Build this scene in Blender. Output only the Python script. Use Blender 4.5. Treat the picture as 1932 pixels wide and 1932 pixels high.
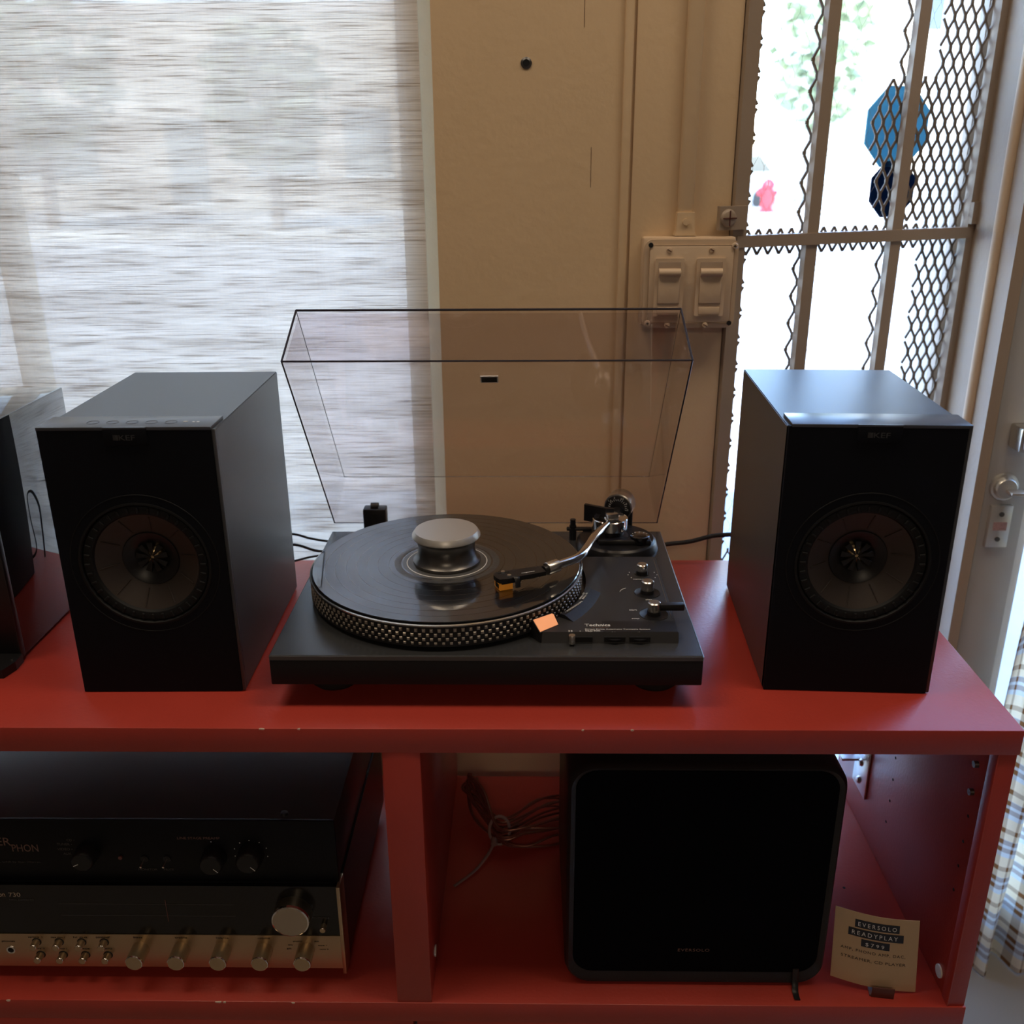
import bpy, bmesh, math, random
from mathutils import Vector, Matrix
random.seed(7)
PI = math.pi
for o in list(bpy.data.objects): bpy.data.objects.remove(o)
S = bpy.context.scene
COL = S.collection

# ------------------------------------------------------------------ camera
cam_d = bpy.data.cameras.new('camera'); cam = bpy.data.objects.new('camera', cam_d); COL.objects.link(cam)
YAW, PITCH, ROLL, FPX = -0.0180, 0.3614, -0.0069, 1806.7
fw = Vector((math.sin(YAW)*math.cos(PITCH), math.cos(YAW)*math.cos(PITCH), -math.sin(PITCH)))
rt = Vector((math.cos(YAW), -math.sin(YAW), 0)); up = rt.cross(fw)
r2 = math.cos(ROLL)*rt + math.sin(ROLL)*up; u2 = -math.sin(ROLL)*rt + math.cos(ROLL)*up
mw = Matrix.Identity(4)
for i in range(3): mw[i][0] = r2[i]; mw[i][1] = u2[i]; mw[i][2] = -fw[i]
mw[0][3], mw[1][3], mw[2][3] = -0.0011, -0.878, 0.5272
cam.matrix_world = mw
cam_d.sensor_width = 36; cam_d.lens = 36*FPX/1932
cam_d.clip_start = 0.01; cam_d.clip_end = 300
cam_d.dof.use_dof = True; cam_d.dof.focus_distance = 1.05; cam_d.dof.aperture_fstop = 5.5
S.camera = cam

# ------------------------------------------------------------------ light
W = bpy.data.worlds.new('sky'); S.world = W; W.use_nodes = True
nt = W.node_tree; nt.nodes.clear()
sky = nt.nodes.new('ShaderNodeTexSky'); sky.sky_type = 'NISHITA'; sky.sun_disc = False
sky.sun_elevation = math.radians(52); sky.sun_rotation = math.radians(200); sky.air_density = 1.0; sky.dust_density = 0.0; sky.ozone_density = 1.5; sky.altitude = 2500
bg = nt.nodes.new('ShaderNodeBackground'); bg.inputs[1].default_value = 1.9
wo = nt.nodes.new('ShaderNodeOutputWorld')
nt.links.new(sky.outputs[0], bg.inputs[0]); nt.links.new(bg.outputs[0], wo.inputs[0])
sd = bpy.data.lights.new('sun', 'SUN'); sd.energy = 13.0; sd.angle = math.radians(0.6); sd.color = (1, .96, .9)
sun = bpy.data.objects.new('sun', sd); COL.objects.link(sun)
sun.rotation_euler = (math.radians(42), 0, math.radians(-18))   # shines over our roof onto the street and the facades opposite
def lamp(name, loc, size, energy, color):
    d = bpy.data.lights.new(name, 'AREA'); d.shape = 'RECTANGLE'; d.size = size[0]; d.size_y = size[1]
    d.energy = energy; d.color = color
    o = bpy.data.objects.new(name, d); COL.objects.link(o); o.location = loc; return o
LAMPS = [((-0.75, -0.20, 1.92), 10), ((0.75, -0.20, 1.92), 10), ((0.0, -3.4, 1.92), 16)]  # unseen warm lamps under the ceiling, added and placed for fill
for i, (l, e) in enumerate(LAMPS): lamp('fill_light', (l[0], l[1], l[2]-.02), (.9, .40), e, (1, .80, .58))
S.view_settings.view_transform = 'Standard'; S.view_settings.look = 'None'
S.cycles.transparent_max_bounces = 32
S.view_settings.exposure = 0.08; S.view_settings.gamma = 1.0; S.view_settings.use_curve_mapping = False

# ------------------------------------------------------------------ materials
def nodes(m): m.use_nodes = True; return m.node_tree
def P(name, col, rough=.5, metal=0., spec=.5, coat=0., coat_r=.05, bump=0., bscale=200., var=0., vscale=8., emit=None, estr=0., stretch=None):
    m = bpy.data.materials.new(name); t = nodes(m); b = t.nodes['Principled BSDF']
    b.inputs['Base Color'].default_value = (*col, 1); b.inputs['Roughness'].default_value = rough
    b.inputs['Metallic'].default_value = metal; b.inputs['Specular IOR Level'].default_value = spec
    b.inputs['Coat Weight'].default_value = coat; b.inputs['Coat Roughness'].default_value = coat_r
    if emit: b.inputs['Emission Color'].default_value = (*emit, 1); b.inputs['Emission Strength'].default_value = estr
    if bump or var:
        tc = t.nodes.new('ShaderNodeTexCoord'); mp = t.nodes.new('ShaderNodeMapping')
        t.links.new(tc.outputs['Object'], mp.inputs[0])
        if stretch: mp.inputs['Scale'].default_value = stretch
    if bump:
        n = t.nodes.new('ShaderNodeTexNoise'); n.inputs['Scale'].default_value = bscale; n.inputs['Detail'].default_value = 3
        bp = t.nodes.new('ShaderNodeBump'); bp.inputs['Strength'].default_value = bump; bp.inputs['Distance'].default_value = .002
        t.links.new(mp.outputs[0], n.inputs['Vector']); t.links.new(n.outputs[0], bp.inputs['Height']); t.links.new(bp.outputs[0], b.inputs['Normal'])
    if var:
        n2 = t.nodes.new('ShaderNodeTexNoise'); n2.inputs['Scale'].default_value = vscale; n2.inputs['Detail'].default_value = 5
        t.links.new(mp.outputs[0], n2.inputs['Vector'])
        mx = t.nodes.new('ShaderNodeMix'); mx.data_type = 'RGBA'
        mx.inputs[6].default_value = (*[c*(1-var) for c in col], 1); mx.inputs[7].default_value = (*[min(1, c*(1+var)) for c in col], 1)
        t.links.new(n2.outputs[0], mx.inputs[0]); t.links.new(mx.outputs[2], b.inputs['Base Color'])
    return m
def clear(name, tint, gloss_rough=.03, ior=1.45, gmax=1.0):
    m = bpy.data.materials.new(name); t = nodes(m); t.nodes.clear()
    o = t.nodes.new('ShaderNodeOutputMaterial'); a = t.nodes.new('ShaderNodeBsdfTransparent'); g = t.nodes.new('ShaderNodeBsdfGlossy')
    f = t.nodes.new('ShaderNodeFresnel'); x = t.nodes.new('ShaderNodeMixShader'); k = t.nodes.new('ShaderNodeMath'); k.operation = 'MULTIPLY'
    a.inputs[0].default_value = (*tint, 1); g.inputs['Roughness'].default_value = gloss_rough; f.inputs[0].default_value = ior; k.inputs[1].default_value = gmax
    ge = t.nodes.new('ShaderNodeNewGeometry'); mr = t.nodes.new('ShaderNodeMapRange'); mr.inputs[3].default_value = ior; mr.inputs[4].default_value = 1/ior
    t.links.new(ge.outputs['Backfacing'], mr.inputs[0]); t.links.new(mr.outputs[0], f.inputs[0])
    t.links.new(f.outputs[0], k.inputs[0]); t.links.new(k.outputs[0], x.inputs[0]); t.links.new(a.outputs[0], x.inputs[1]); t.links.new(g.outputs[0], x.inputs[2]); t.links.new(x.outputs[0], o.inputs[0])
    return m
RED = P('red_paint', (.42, .042, .028), .33, spec=.62, bump=.10, bscale=260, var=.10, vscale=14)
RED_IN = RED
CREAM = P('cream_wall_paint', (.68, .50, .31), .55, bump=.25, bscale=90, var=.07, vscale=5)
CREAM_G = P('cream_gloss_paint', (.60, .45, .31), .42, bump=.18, bscale=120, var=.08, vscale=9)
PALE = P('pale_trim_paint', (.93, .94, .84), .5, bump=.2, bscale=150)
SPK = P('speaker_graphite', (.042, .044, .050), .36, spec=.6, bump=.05, bscale=900)
SPK_TOP = P('speaker_top_panel', (.055, .060, .072), .30, spec=.6)
BAFFLE = P('speaker_baffle', (.0055, .0065, .0105), .6, spec=.12, bump=.05, bscale=1500)
BLACK = P('black_plastic', (.010, .010, .012), .42)
BLACK_S = P('black_satin', (.012, .012, .014), .34, spec=.35)
BLACK_G = P('piano_black', (.004, .004, .005), .04, coat=1., coat_r=.01)
PLINTH = P('plinth_satin_grey', (.085, .090, .100), .27, metal=.6, bump=.04, bscale=1200)
PLINTH_F = P('plinth_front_black', (.010, .010, .012), .5, spec=.25, bump=.05, bscale=900)
EDGE = P('plinth_edge', (.11, .10, .095), .38, metal=.6)
PANEL = P('control_panel_charcoal', (.022, .022, .024), .42, bump=.05, bscale=1200)
CHROME = P('chrome', (.86, .84, .80), .09, metal=1.)
SATIN = P('satin_metal', (.62, .60, .56), .27, metal=1.)
BRASSY = P('champagne_aluminium', (.55, .42, .27), .33, metal=.9, bump=.06, bscale=400, stretch=(.05, 1, 1))
CLAMP = P('grey_steel', (.62, .61, .59), .38, metal=.7, bump=.04, bscale=1500)
CLAMP_D = P('dark_steel', (.16, .155, .15), .33, metal=.9)
RUBBER = P('rubber', (.012, .012, .012), .7)
ORANGE = P('orange_plastic', (.85, .30, .03), .3, emit=(1, .35, .03), estr=.10)  # faint glow added to the stylus guard, which is no lamp
LAMPORANGE = P('strobe_lamp_orange', (.95, .42, .20), .35, emit=(1, .38, .15), estr=.35)
WHITE_INK = P('white_print', (.80, .80, .78), .6)
GREY_INK = P('grey_print', (.085, .080, .080), .6)
LOGO_INK = P('logo_print', (.045, .046, .050), .6)
DARK_INK = P('dark_print', (.02, .018, .016), .7)
COPPER_INK = P('copper_print', (.20, .11, .085), .5)
GOLD = P('tweeter_gold', (.62, .46, .26), .22, metal=1.)
CONE = P('cone_dark', (.055, .044, .039), .5, metal=.3, spec=.4)
SURR = P('surround_rubber', (.008, .009, .011), .55, spec=.25)
CARD = P('kraft_card', (.60, .42, .25), .8, var=.05, vscale=60)
BROWN = P('brown_clip', (.10, .030, .022), .5)
NAVY = P('navy_tape', (.008, .012, .022), .45)
WIRE = P('clear_copper_wire', (.16, .040, .035), .3, coat=.4)
ZIP = P('zip_tie', (.30, .18, .17), .5)
STEEL = P('zinc_steel', (.70, .70, .70), .28, metal=1.)
DOORGREY = P('grey_door_paint', (.44, .43, .41), .45, bump=.12, bscale=60, var=.08, vscale=6)
LOCKM = P('lock_metal', (.70, .69, .66), .3, metal=.8)
WHITE = P('white_paint', (.80, .80, .77), .5)
HOLE = P('dark_hole', (.004, .004, .005), .9)
CHIP = P('chipped_white', (.75, .62, .52), .8)
ACRYL = clear('tinted_acrylic', (.955, .935, .945), .02, 1.45)
ACRYL_EDGE = P('acrylic_edge', (.035, .032, .045), .15)
GATEP = P('gate_paint', (.36, .28, .21), .42, bump=.18, bscale=120, var=.08, vscale=9)
GLASS = clear('window_glass', (.97, .985, .98), .01, 1.45)
CEIL = P('ceiling_white', (.36, .31, .25), .8)
ROOMW = P('room_wall', (.20, .15, .11), .8)
FLOOR = P('floor_grey', (.26, .24, .22), .5, var=.15, vscale=3)
def film(name, col):
    m = bpy.data.materials.new(name); t = nodes(m); t.nodes.clear(); o = t.nodes.new('ShaderNodeOutputMaterial'); a = t.nodes.new('ShaderNodeBsdfTranslucent'); d = t.nodes.new('ShaderNodeBsdfDiffuse'); x = t.nodes.new('ShaderNodeMixShader')
    a.inputs[0].default_value = (*col, 1); d.inputs[0].default_value = (*col, 1); x.inputs[0].default_value = .6
    t.links.new(a.outputs[0], x.inputs[1]); t.links.new(d.outputs[0], x.inputs[2]); t.links.new(x.outputs[0], o.inputs[0]); return m
BLUE_ST = film('sticker_blue', (.20, .50, .62))
NAVY_ST = film('sticker_navy', (.012, .035, .10))
STREET = P('street_concrete', (.56, .56, .56), .9, var=.06, vscale=.8)

# vinyl: radial-anisotropic grooves under a glossy surface
VINYL = bpy.data.materials.new('vinyl_black'); t = nodes(VINYL); b = t.nodes['Principled BSDF']
b.inputs['Base Color'].default_value = (.005, .005, .006, 1); b.inputs['Roughness'].default_value = .33
b.inputs['Anisotropic'].default_value = .85; b.inputs['Specular IOR Level'].default_value = .35
b.inputs['Coat Weight'].default_value = 1.; b.inputs['Coat Roughness'].default_value = .025; b.inputs['Coat IOR'].default_value = 2.1
tg = t.nodes.new('ShaderNodeTangent'); tg.direction_type = 'RADIAL'; tg.axis = 'Z'; t.links.new(tg.outputs[0], b.inputs['Tangent'])

# woven blind: threads seen against the light
BLIND = bpy.data.materials.new('woven_linen_blind'); t = nodes(BLIND); t.nodes.clear()
def N(t, k, **kw):
    n = t.nodes.new(k)
    for a, v in kw.items(): setattr(n, a, v)
    return n
tc = N(t, 'ShaderNodeTexCoord')
def streak(sx, sz, scale, detail=4):
    mp = N(t, 'ShaderNodeMapping'); mp.inputs['Scale'].default_value = (sx, 1, sz); t.links.new(tc.outputs['Object'], mp.inputs[0])
    n = N(t, 'ShaderNodeTexNoise'); n.inputs['Scale'].default_value = scale; n.inputs['Detail'].default_value = detail; t.links.new(mp.outputs[0], n.inputs[0]); return n.outputs[0]
def ramp(inp, lo, hi, a=0., b_=1.):
    r = N(t, 'ShaderNodeMapRange'); r.inputs[1].default_value = lo; r.inputs[2].default_value = hi; r.inputs[3].default_value = a; r.inputs[4].default_value = b_
    t.links.new(inp, r.inputs[0]); return r.outputs[0]
def mth(op, a, b_):
    n = N(t, 'ShaderNodeMath', operation=op)
    for i, v in enumerate((a, b_)):
        if isinstance(v, (int, float)): n.inputs[i].default_value = v
        else: t.links.new(v, n.inputs[i])
    return n.outputs[0]
slub = ramp(streak(13, 620, 1.0, 3), .48, .72)                      # long thick threads
fine = ramp(streak(22, 900, 1.0, 2), .35, .65)
cross = ramp(streak(420, 5, 1.0, 2), .35, .65)                     # warp
patch = ramp(streak(2.5, 40, 1.0, 4), .38, .66)
sx = N(t, 'ShaderNodeSeparateXYZ'); t.links.new(tc.outputs['Object'], sx.inputs[0])
weft = mth('ADD', mth('MULTIPLY', mth('SINE', mth('MULTIPLY', sx.outputs[2], 2*PI/.0026), 0.), .5), .5)
dark = mth('ADD', mth('ADD', mth('MULTIPLY', slub, .62), mth('MULTIPLY', fine, .22)), mth('ADD', mth('MULTIPLY', patch, .26), mth('MULTIPLY', cross, .04)))
dark = mth('ADD', dark, mth('MULTIPLY', weft, .10))
mixc = N(t, 'ShaderNodeMix', data_type='RGBA'); t.links.new(dark, mixc.inputs[0])
mixc.inputs[6].default_value = (.64, .51, .375, 1); mixc.inputs[7].default_value = (.048, .032, .018, 1)
tr = N(t, 'ShaderNodeBsdfTranslucent'); t.links.new(mixc.outputs[2], tr.inputs[0])
df = N(t, 'ShaderNodeBsdfDiffuse'); df.inputs[0].default_value = (.74, .58, .42, 1)
tp = N(t, 'ShaderNodeBsdfTransparent'); tp.inputs[0].default_value = (1, .93, .82, 1)
m1 = N(t, 'ShaderNodeMixShader'); m1.inputs[0].default_value = .42; t.links.new(tr.outputs[0], m1.inputs[1]); t.links.new(df.outputs[0], m1.inputs[2])
open_ = ramp(dark, .15, .85, .09, .01)
m2 = N(t, 'ShaderNodeMixShader'); t.links.new(open_, m2.inputs[0]); t.links.new(m1.outputs[0], m2.inputs[1]); t.links.new(tp.outputs[0], m2.inputs[2])
ou = N(t, 'ShaderNodeOutputMaterial'); t.links.new(m2.outputs[0], ou.inputs[0])

# plaid curtain: woven check, light passes through it
PLAID = bpy.data.materials.new('plaid_curtain_cloth'); t = nodes(PLAID); t.nodes.clear()
tc = N(t, 'ShaderNodeTexCoord'); uv = N(t, 'ShaderNodeSeparateXYZ'); t.links.new(tc.outputs['UV'], uv.inputs[0])
def stripe(src, period, width, off=0.):
    f = mth('FRACT', mth('ADD', mth('DIVIDE', src, period), off), 0.); return mth('LESS_THAN', f, width)
vx = mth('MAXIMUM', stripe(uv.outputs[0], .048, .22), stripe(uv.outputs[0], .048, .10, .45))
hz = mth('MAXIMUM', stripe(uv.outputs[1], .034, .24), stripe(uv.outputs[1], .068, .12, .3))
bl = stripe(uv.outputs[1], .068, .45, .62)
c1 = N(t, 'ShaderNodeMix', data_type='RGBA'); t.links.new(bl, c1.inputs[0]); c1.inputs[6].default_value = (.90, .80, .60, 1); c1.inputs[7].default_value = (.72, .78, .80, 1)
c2 = N(t, 'ShaderNodeMix', data_type='RGBA'); t.links.new(mth('MULTIPLY', mth('ADD', vx, hz), .5), c2.inputs[0]); t.links.new(c1.outputs[2], c2.inputs[6]); c2.inputs[7].default_value = (.22, .10, .04, 1)
tr = N(t, 'ShaderNodeBsdfTranslucent'); t.links.new(c2.outputs[2], tr.inputs[0]); df = N(t, 'ShaderNodeBsdfDiffuse'); t.links.new(c2.outputs[2], df.inputs[0])
m1 = N(t, 'ShaderNodeMixShader'); m1.inputs[0].default_value = .5; t.links.new(tr.outputs[0], m1.inputs[1]); t.links.new(df.outputs[0], m1.inputs[2])
ou = N(t, 'ShaderNodeOutputMaterial'); t.links.new(m1.outputs[0], ou.inputs[0])

# ------------------------------------------------------------------ geometry helpers (coordinates are world metres unless a local thing is being built)
def root_loc(p):
    if p is None: return Vector((0, 0, 0))
    while p.parent: p = p.parent
    return Vector(p.get('_base', (0, 0, 0)))
def tag(o, label, cat, group=None):
    o['label'] = label; o['category'] = cat
    if group: o['group'] = group
    return o
def struct(o): o['kind'] = 'structure'; return o
def stuff(o): o['kind'] = 'stuff'; return o
def thing(name, label, cat, loc=(0, 0, 0), rotz=0., group=None, local=False):
    o = bpy.data.objects.new(name, None); COL.objects.link(o); o.empty_display_size = .05
    o.location = loc; o.rotation_euler = (0, 0, rotz)
    o['_base'] = (0., 0., 0.) if local else tuple(float(v) for v in loc)
    return tag(o, label, cat, group)
def obj(name, bm, mat, parent=None, smooth=False, base=True):
    me = bpy.data.meshes.new(name)
    bmesh.ops.recalc_face_normals(bm, faces=bm.faces)
    off = root_loc(parent)
    if parent is None and base and len(bm.verts):
        xs = [v.co.x for v in bm.verts]; ys = [v.co.y for v in bm.verts]; zs = [v.co.z for v in bm.verts]
        off = Vector(((min(xs)+max(xs))/2, (min(ys)+max(ys))/2, min(zs)))
    if off.length: bmesh.ops.translate(bm, verts=bm.verts, vec=-off)
    bm.to_mesh(me); bm.free()
    if smooth:
        me.polygons.foreach_set('use_smooth', [True]*len(me.polygons))
        try: me.set_sharp_from_angle(angle=math.radians(38))
        except Exception: pass
    me.materials.append(mat)
    o = bpy.data.objects.new(name, me); COL.objects.link(o)
    if parent is None: o.location = off
    else: o.parent = parent
    return o
def add_box(bm, lo, hi, bevel=0., rot=None, piv=None, seg=2):
    r = bmesh.ops.create_cube(bm, size=1.)
    vs = r['verts']; c = [(a+b_)/2 for a, b_ in zip(lo, hi)]; s = [abs(b_-a) for a, b_ in zip(lo, hi)]
    for v in vs: v.co = Vector((c[i]+v.co[i]*s[i] for i in range(3)))
    if bevel:
        es = {e for v in vs for e in v.link_edges}
        r = bmesh.ops.bevel(bm, geom=list(es), offset=bevel, segments=seg, affect='EDGES', profile=.5)
        vs = list({v for f in r['faces'] for v in f.verts} | {v for v in vs if v.is_valid})
    if rot is not None: bmesh.ops.rotate(bm, verts=vs, cent=piv or c, matrix=rot)
    return vs
def box(name, lo, hi, mat, parent=None, bevel=0., rot=None, piv=None, seg=2):
    bm = bmesh.new(); add_box(bm, lo, hi, bevel, rot, piv, seg); return obj(name, bm, mat, parent, smooth=bevel > 0)
def frame_of(d):
    d = Vector(d).normalized(); a = Vector((0, 0, 1)) if abs(d.z) < .95 else Vector((1, 0, 0))
    u = d.cross(a).normalized(); return u, u.cross(d).normalized()
def add_cyl(bm, p0, p1, r0, r1=None, seg=32, caps=True):
    r1 = r0 if r1 is None else r1; p0, p1 = Vector(p0), Vector(p1); u, v = frame_of(p1-p0)
    A = [bm.verts.new(p0+(u*math.cos(2*PI*i/seg)+v*math.sin(2*PI*i/seg))*r0) for i in range(seg)]
    B = [bm.verts.new(p1+(u*math.cos(2*PI*i/seg)+v*math.sin(2*PI*i/seg))*r1) for i in range(seg)]
    for i in range(seg): bm.faces.new((A[i], A[(i+1) % seg], B[(i+1) % seg], B[i]))
    if caps: bm.faces.new(A[::-1]); bm.faces.new(B)
def cyl(name, p0, p1, r0, mat, parent=None, r1=None, seg=32):
    bm = bmesh.new(); add_cyl(bm, p0, p1, r0, r1, seg); return obj(name, bm, mat, parent, smooth=True)
def add_lathe(bm, prof, org, axis=(0, 0, 1), seg=64, a0=0., a1=2*PI):
    org = Vector(org); ax = Vector(axis).normalized(); u, v = frame_of(ax); full = abs(a1-a0-2*PI) < 1e-6
    n = seg if full else seg+1; rings = []
    for (r, h) in prof:
        if r < 1e-6: rings.append([bm.verts.new(org+ax*h)]); continue
        rings.append([bm.verts.new(org+ax*h+(u*math.cos(a0+(a1-a0)*i/seg)+v*math.sin(a0+(a1-a0)*i/seg))*r) for i in range(n)])
    for A, B in zip(rings, rings[1:]):
        for i in range(seg):
            j = (i+1) % n
            if len(A) == 1 and len(B) == 1: continue
            if len(A) == 1: bm.faces.new((A[0], B[i], B[j]))
            elif len(B) == 1: bm.faces.new((A[i], A[j], B[0]))
            else: bm.faces.new((A[i], A[j], B[j], B[i]))
def lathe(name, prof, org, mat, parent=None, axis=(0, 0, 1), seg=64):
    bm = bmesh.new(); add_lathe(bm, prof, org, axis, seg); return obj(name, bm, mat, parent, smooth=True)
def spline(pts, k=6):
    pts = [Vector(p) for p in pts]
    if len(pts) < 3: return pts
    out = []
    for i in range(len(pts)-1):
        p0 = pts[max(i-1, 0)]; p1 = pts[i]; p2 = pts[i+1]; p3 = pts[min(i+2, len(pts)-1)]
        for j in range(k):
            s = j/k; out.append(.5*((2*p1)+(p2-p0)*s+(2*p0-5*p1+4*p2-p3)*s*s+(3*p1-p0-3*p2+p3)*s**3))
    out.append(pts[-1]); return out
def add_tube(bm, pts, r, seg=10, k=6, flat=None):
    ps = spline(pts, k) if k else [Vector(p) for p in pts]; rings = []; ref = None
    for i, p in enumerate(ps):
        d = (ps[min(i+1, len(ps)-1)]-ps[max(i-1, 0)]).normalized()
        if ref is None: ref = frame_of(d)[0]
        u = (ref-d*ref.dot(d)).normalized(); ref = u; v = d.cross(u)
        ra, rb = (r, r) if flat is None else (r, r*flat)
        rings.append([bm.verts.new(p+u*math.cos(2*PI*q/seg)*ra+v*math.sin(2*PI*q/seg)*rb) for q in range(seg)])
    for A, B in zip(rings, rings[1:]):
        for q in range(seg): bm.faces.new((A[q], A[(q+1) % seg], B[(q+1) % seg], B[q]))
    bm.faces.new(rings[0][::-1]); bm.faces.new(rings[-1])
def tube(name, pts, r, mat, parent=None, seg=10, k=6, flat=None):
    bm = bmesh.new(); add_tube(bm, pts, r, seg, k, flat); return obj(name, bm, mat, parent, smooth=True)
def add_prism(bm, poly, z0, z1, fn=None):
    fn = fn or (lambda x, y, z: (x, y, z))
    A = [bm.verts.new(fn(x, y, z0)) for x, y in poly]; B = [bm.verts.new(fn(x, y, z1)) for x, y in poly]; n = len(poly)
    for i in range(n): bm.faces.new((A[i], A[(i+1) % n], B[(i+1) % n], B[i]))
    bm.faces.new(A[::-1]); bm.faces.new(B)
def prism(name, poly, z0, z1, mat, parent=None, fn=None, smooth=False):
    bm = bmesh.new(); add_prism(bm, poly, z0, z1, fn); return obj(name, bm, mat, parent, smooth)
def rrect(x0, x1, y0, y1, r, n=6):
    out = []
    for cx, cy, a in ((x1-r, y1-r, 0), (x0+r, y1-r, PI/2), (x0+r, y0+r, PI), (x1-r, y0+r, 1.5*PI)):
        for i in range(n+1): th = a+PI/2*i/n; out.append((cx+r*math.cos(th), cy+r*math.sin(th)))
    return out
XZ = lambda x, y, z: (x, z, y)          # poly in x/z, extruded along y
def text(name, s, org, width, mat, parent, ex=(1, 0, 0), ey=(0, 0, 1), height=None, align='LEFT', depth=.00015, bold=0., shear=0., space=1.0):
    cu = bpy.data.curves.new(name, 'FONT'); cu.body = s; cu.align_x = align; cu.size = 1.; cu.offset = bold; cu.shear = shear; cu.space_character = space; cu.resolution_u = 3
    to = bpy.data.objects.new(name, cu); COL.objects.link(to)
    dg = bpy.context.evaluated_depsgraph_get(); dg.update()
    me = bpy.data.meshes.new_from_object(to.evaluated_get(dg)); bpy.data.objects.remove(to); bpy.data.curves.remove(cu)
    bm = bmesh.new(); bm.from_mesh(me); bpy.data.meshes.remove(me)
    xs = [v.co.x for v in bm.verts]; ys = [v.co.y for v in bm.verts]
    w = max(xs)-min(xs); k = width/w; kh = k if height is None else height/(max(ys)-min(ys))
    ex = Vector(ex).normalized(); ey = Vector(ey).normalized(); ez = ex.cross(ey); org = Vector(org); x0 = min(xs) if align == 'LEFT' else 0
    for v in bm.verts: v.co = org+ex*(v.co.x-x0)*k+ey*v.co.y*kh+ez*.0002
    r = bmesh.ops.extrude_face_region(bm, geom=bm.faces[:])
    bmesh.ops.translate(bm, verts=[g for g in r['geom'] if isinstance(g, bmesh.types.BMVert)], vec=ez*depth)
    return obj(name, bm, mat, parent)

# ================================================================== ROOM
FLZ, CLZ = -.74, 2.0
WY = .41                        # inner face of the window wall
struct(box('floor', (-2.2, -4.4, FLZ-.05), (2.4, .62, FLZ), FLOOR))
struct(box('ceiling', (-2.2, -4.4, CLZ), (2.4, .75, CLZ+.06), CEIL))
struct(box('wall_back', (-2.2, -4.5, FLZ), (2.4, -4.4, CLZ), ROOMW))
struct(box('wall_left', (-2.3, -4.4, FLZ), (-2.2, .56, CLZ), ROOMW))
struct(box('wall_right', (2.4, -4.4, FLZ), (2.5, .56, CLZ), ROOMW))
# window wall: one mesh around the window on the left and the gate opening and door on the right
bm = bmesh.new()
WX0, WX1, WZ0, WZ1 = -1.45, -.1185, -.30, 1.62
add_box(bm, (-2.2, WY, FLZ), (WX0, WY+.12, CLZ)); add_box(bm, (WX0, WY, FLZ), (WX1, WY+.12, WZ0)); add_box(bm, (WX0, WY, WZ1), (WX1, WY+.12, CLZ))
add_box(bm, (WX1, WY, FLZ), (.258, WY+.12, CLZ)); add_box(bm, (.258, WY, 1.5), (2.4, WY+.12, CLZ)); add_box(bm, (1.62, WY, FLZ), (2.4, WY+.12, 1.5))
wall = struct(obj('wall_front', bm, CREAM))
box('pilaster_bead', (.1155, WY-.007, FLZ), (.1270, WY, CLZ), CREAM, None, .003).name = 'trim_1'
struct(bpy.data.objects['trim_1'])
struct(box('trim_2', (.1300, WY-.0035, FLZ), (.258, WY, CLZ), CREAM, None, .0015))
h = cyl('screw_hole', (-.0031, WY-.002, .6265), (-.0031, WY+.004, .6265), .0042, HOLE, None, seg=20); h.parent = wall; h.location -= wall.location
h = lathe('anchor_rim', [(.0042, .0022), (.0068, .001), (.0070, -.001)], (-.0031, WY, .6265), CLAMP_D, None, axis=(0, -1, 0), seg=20); h.parent = wall; h.location -= wall.location
# rust runs and scratches on the wall paint
for i, (x, z0, z1) in enumerate([(.0670, .665, .715), (.0785, .482, .530)]):
    o = box('rust_streak', (x-.00022, WY-.0004, z0), (x+.00022, WY+.001, z1), BROWN); o.parent = wall; o.location -= wall.location
# window on the left: glazed opening with a mullion outside the blind
w1 = box('window_1', (WX0, WY+.055, WZ0), (-.166, WY+.061, WZ1), GLASS); struct(w1)
def wpart(name, lo, hi, mat, par):
    o = box(name, lo, hi, mat); o.parent = par; o.location = o.location-par.location; return o
wpart('window_frame', (WX0, WY+.040, WZ0), (WX1, WY+.075, WZ0+.04), WHITE, w1)
wpart('window_frame', (-.166, WY+.034, WZ0), (WX1, WY+.080, WZ1), PALE, w1)
wpart('window_frame', (-.720, WY+.040, WZ0+.04), (-.690, WY+.075, WZ1), CREAM_G, w1)
wpart('window_frame', (-1.10, WY+.040, WZ0+.04), (-1.07, WY+.075, WZ1), CREAM_G, w1)
# the gate recess on the right: angled glazing behind the gate, jamb, door
GA, GB = Vector((.269, .410, 0)), Vector((.628, .540, 0)); GD = (GB-GA).normalized(); GN = Vector((-GD.y, GD.x, 0)); GL = (GB-GA).length
def G(s, off, z): p = GA+GD*s+GN*off; return (p.x, p.y, z)
def gbox(bm, s0, s1, o0, o1, z0, z1):
    v = [bm.verts.new(G(s, o, z)) for z in (z0, z1) for (s, o) in ((s0, o0), (s1, o0), (s1, o1), (s0, o1))]
    for f in ((0, 3, 2, 1), (4, 5, 6, 7), (0, 1, 5, 4), (1, 2, 6, 5), (2, 3, 7, 6), (3, 0, 4, 7)): bm.faces.new([v[i] for i in f])
def gobj(name, s0, s1, o0, o1, z0, z1, mat, parent=None):
    bm = bmesh.new(); gbox(bm, s0, s1, o0, o1, z0, z1); return obj(name, bm, mat, parent)
bm = bmesh.new(); gbox(bm, .004, GL, .034, .038, FLZ, 1.5); w2 = struct(obj('window_2', bm, GLASS))
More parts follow.
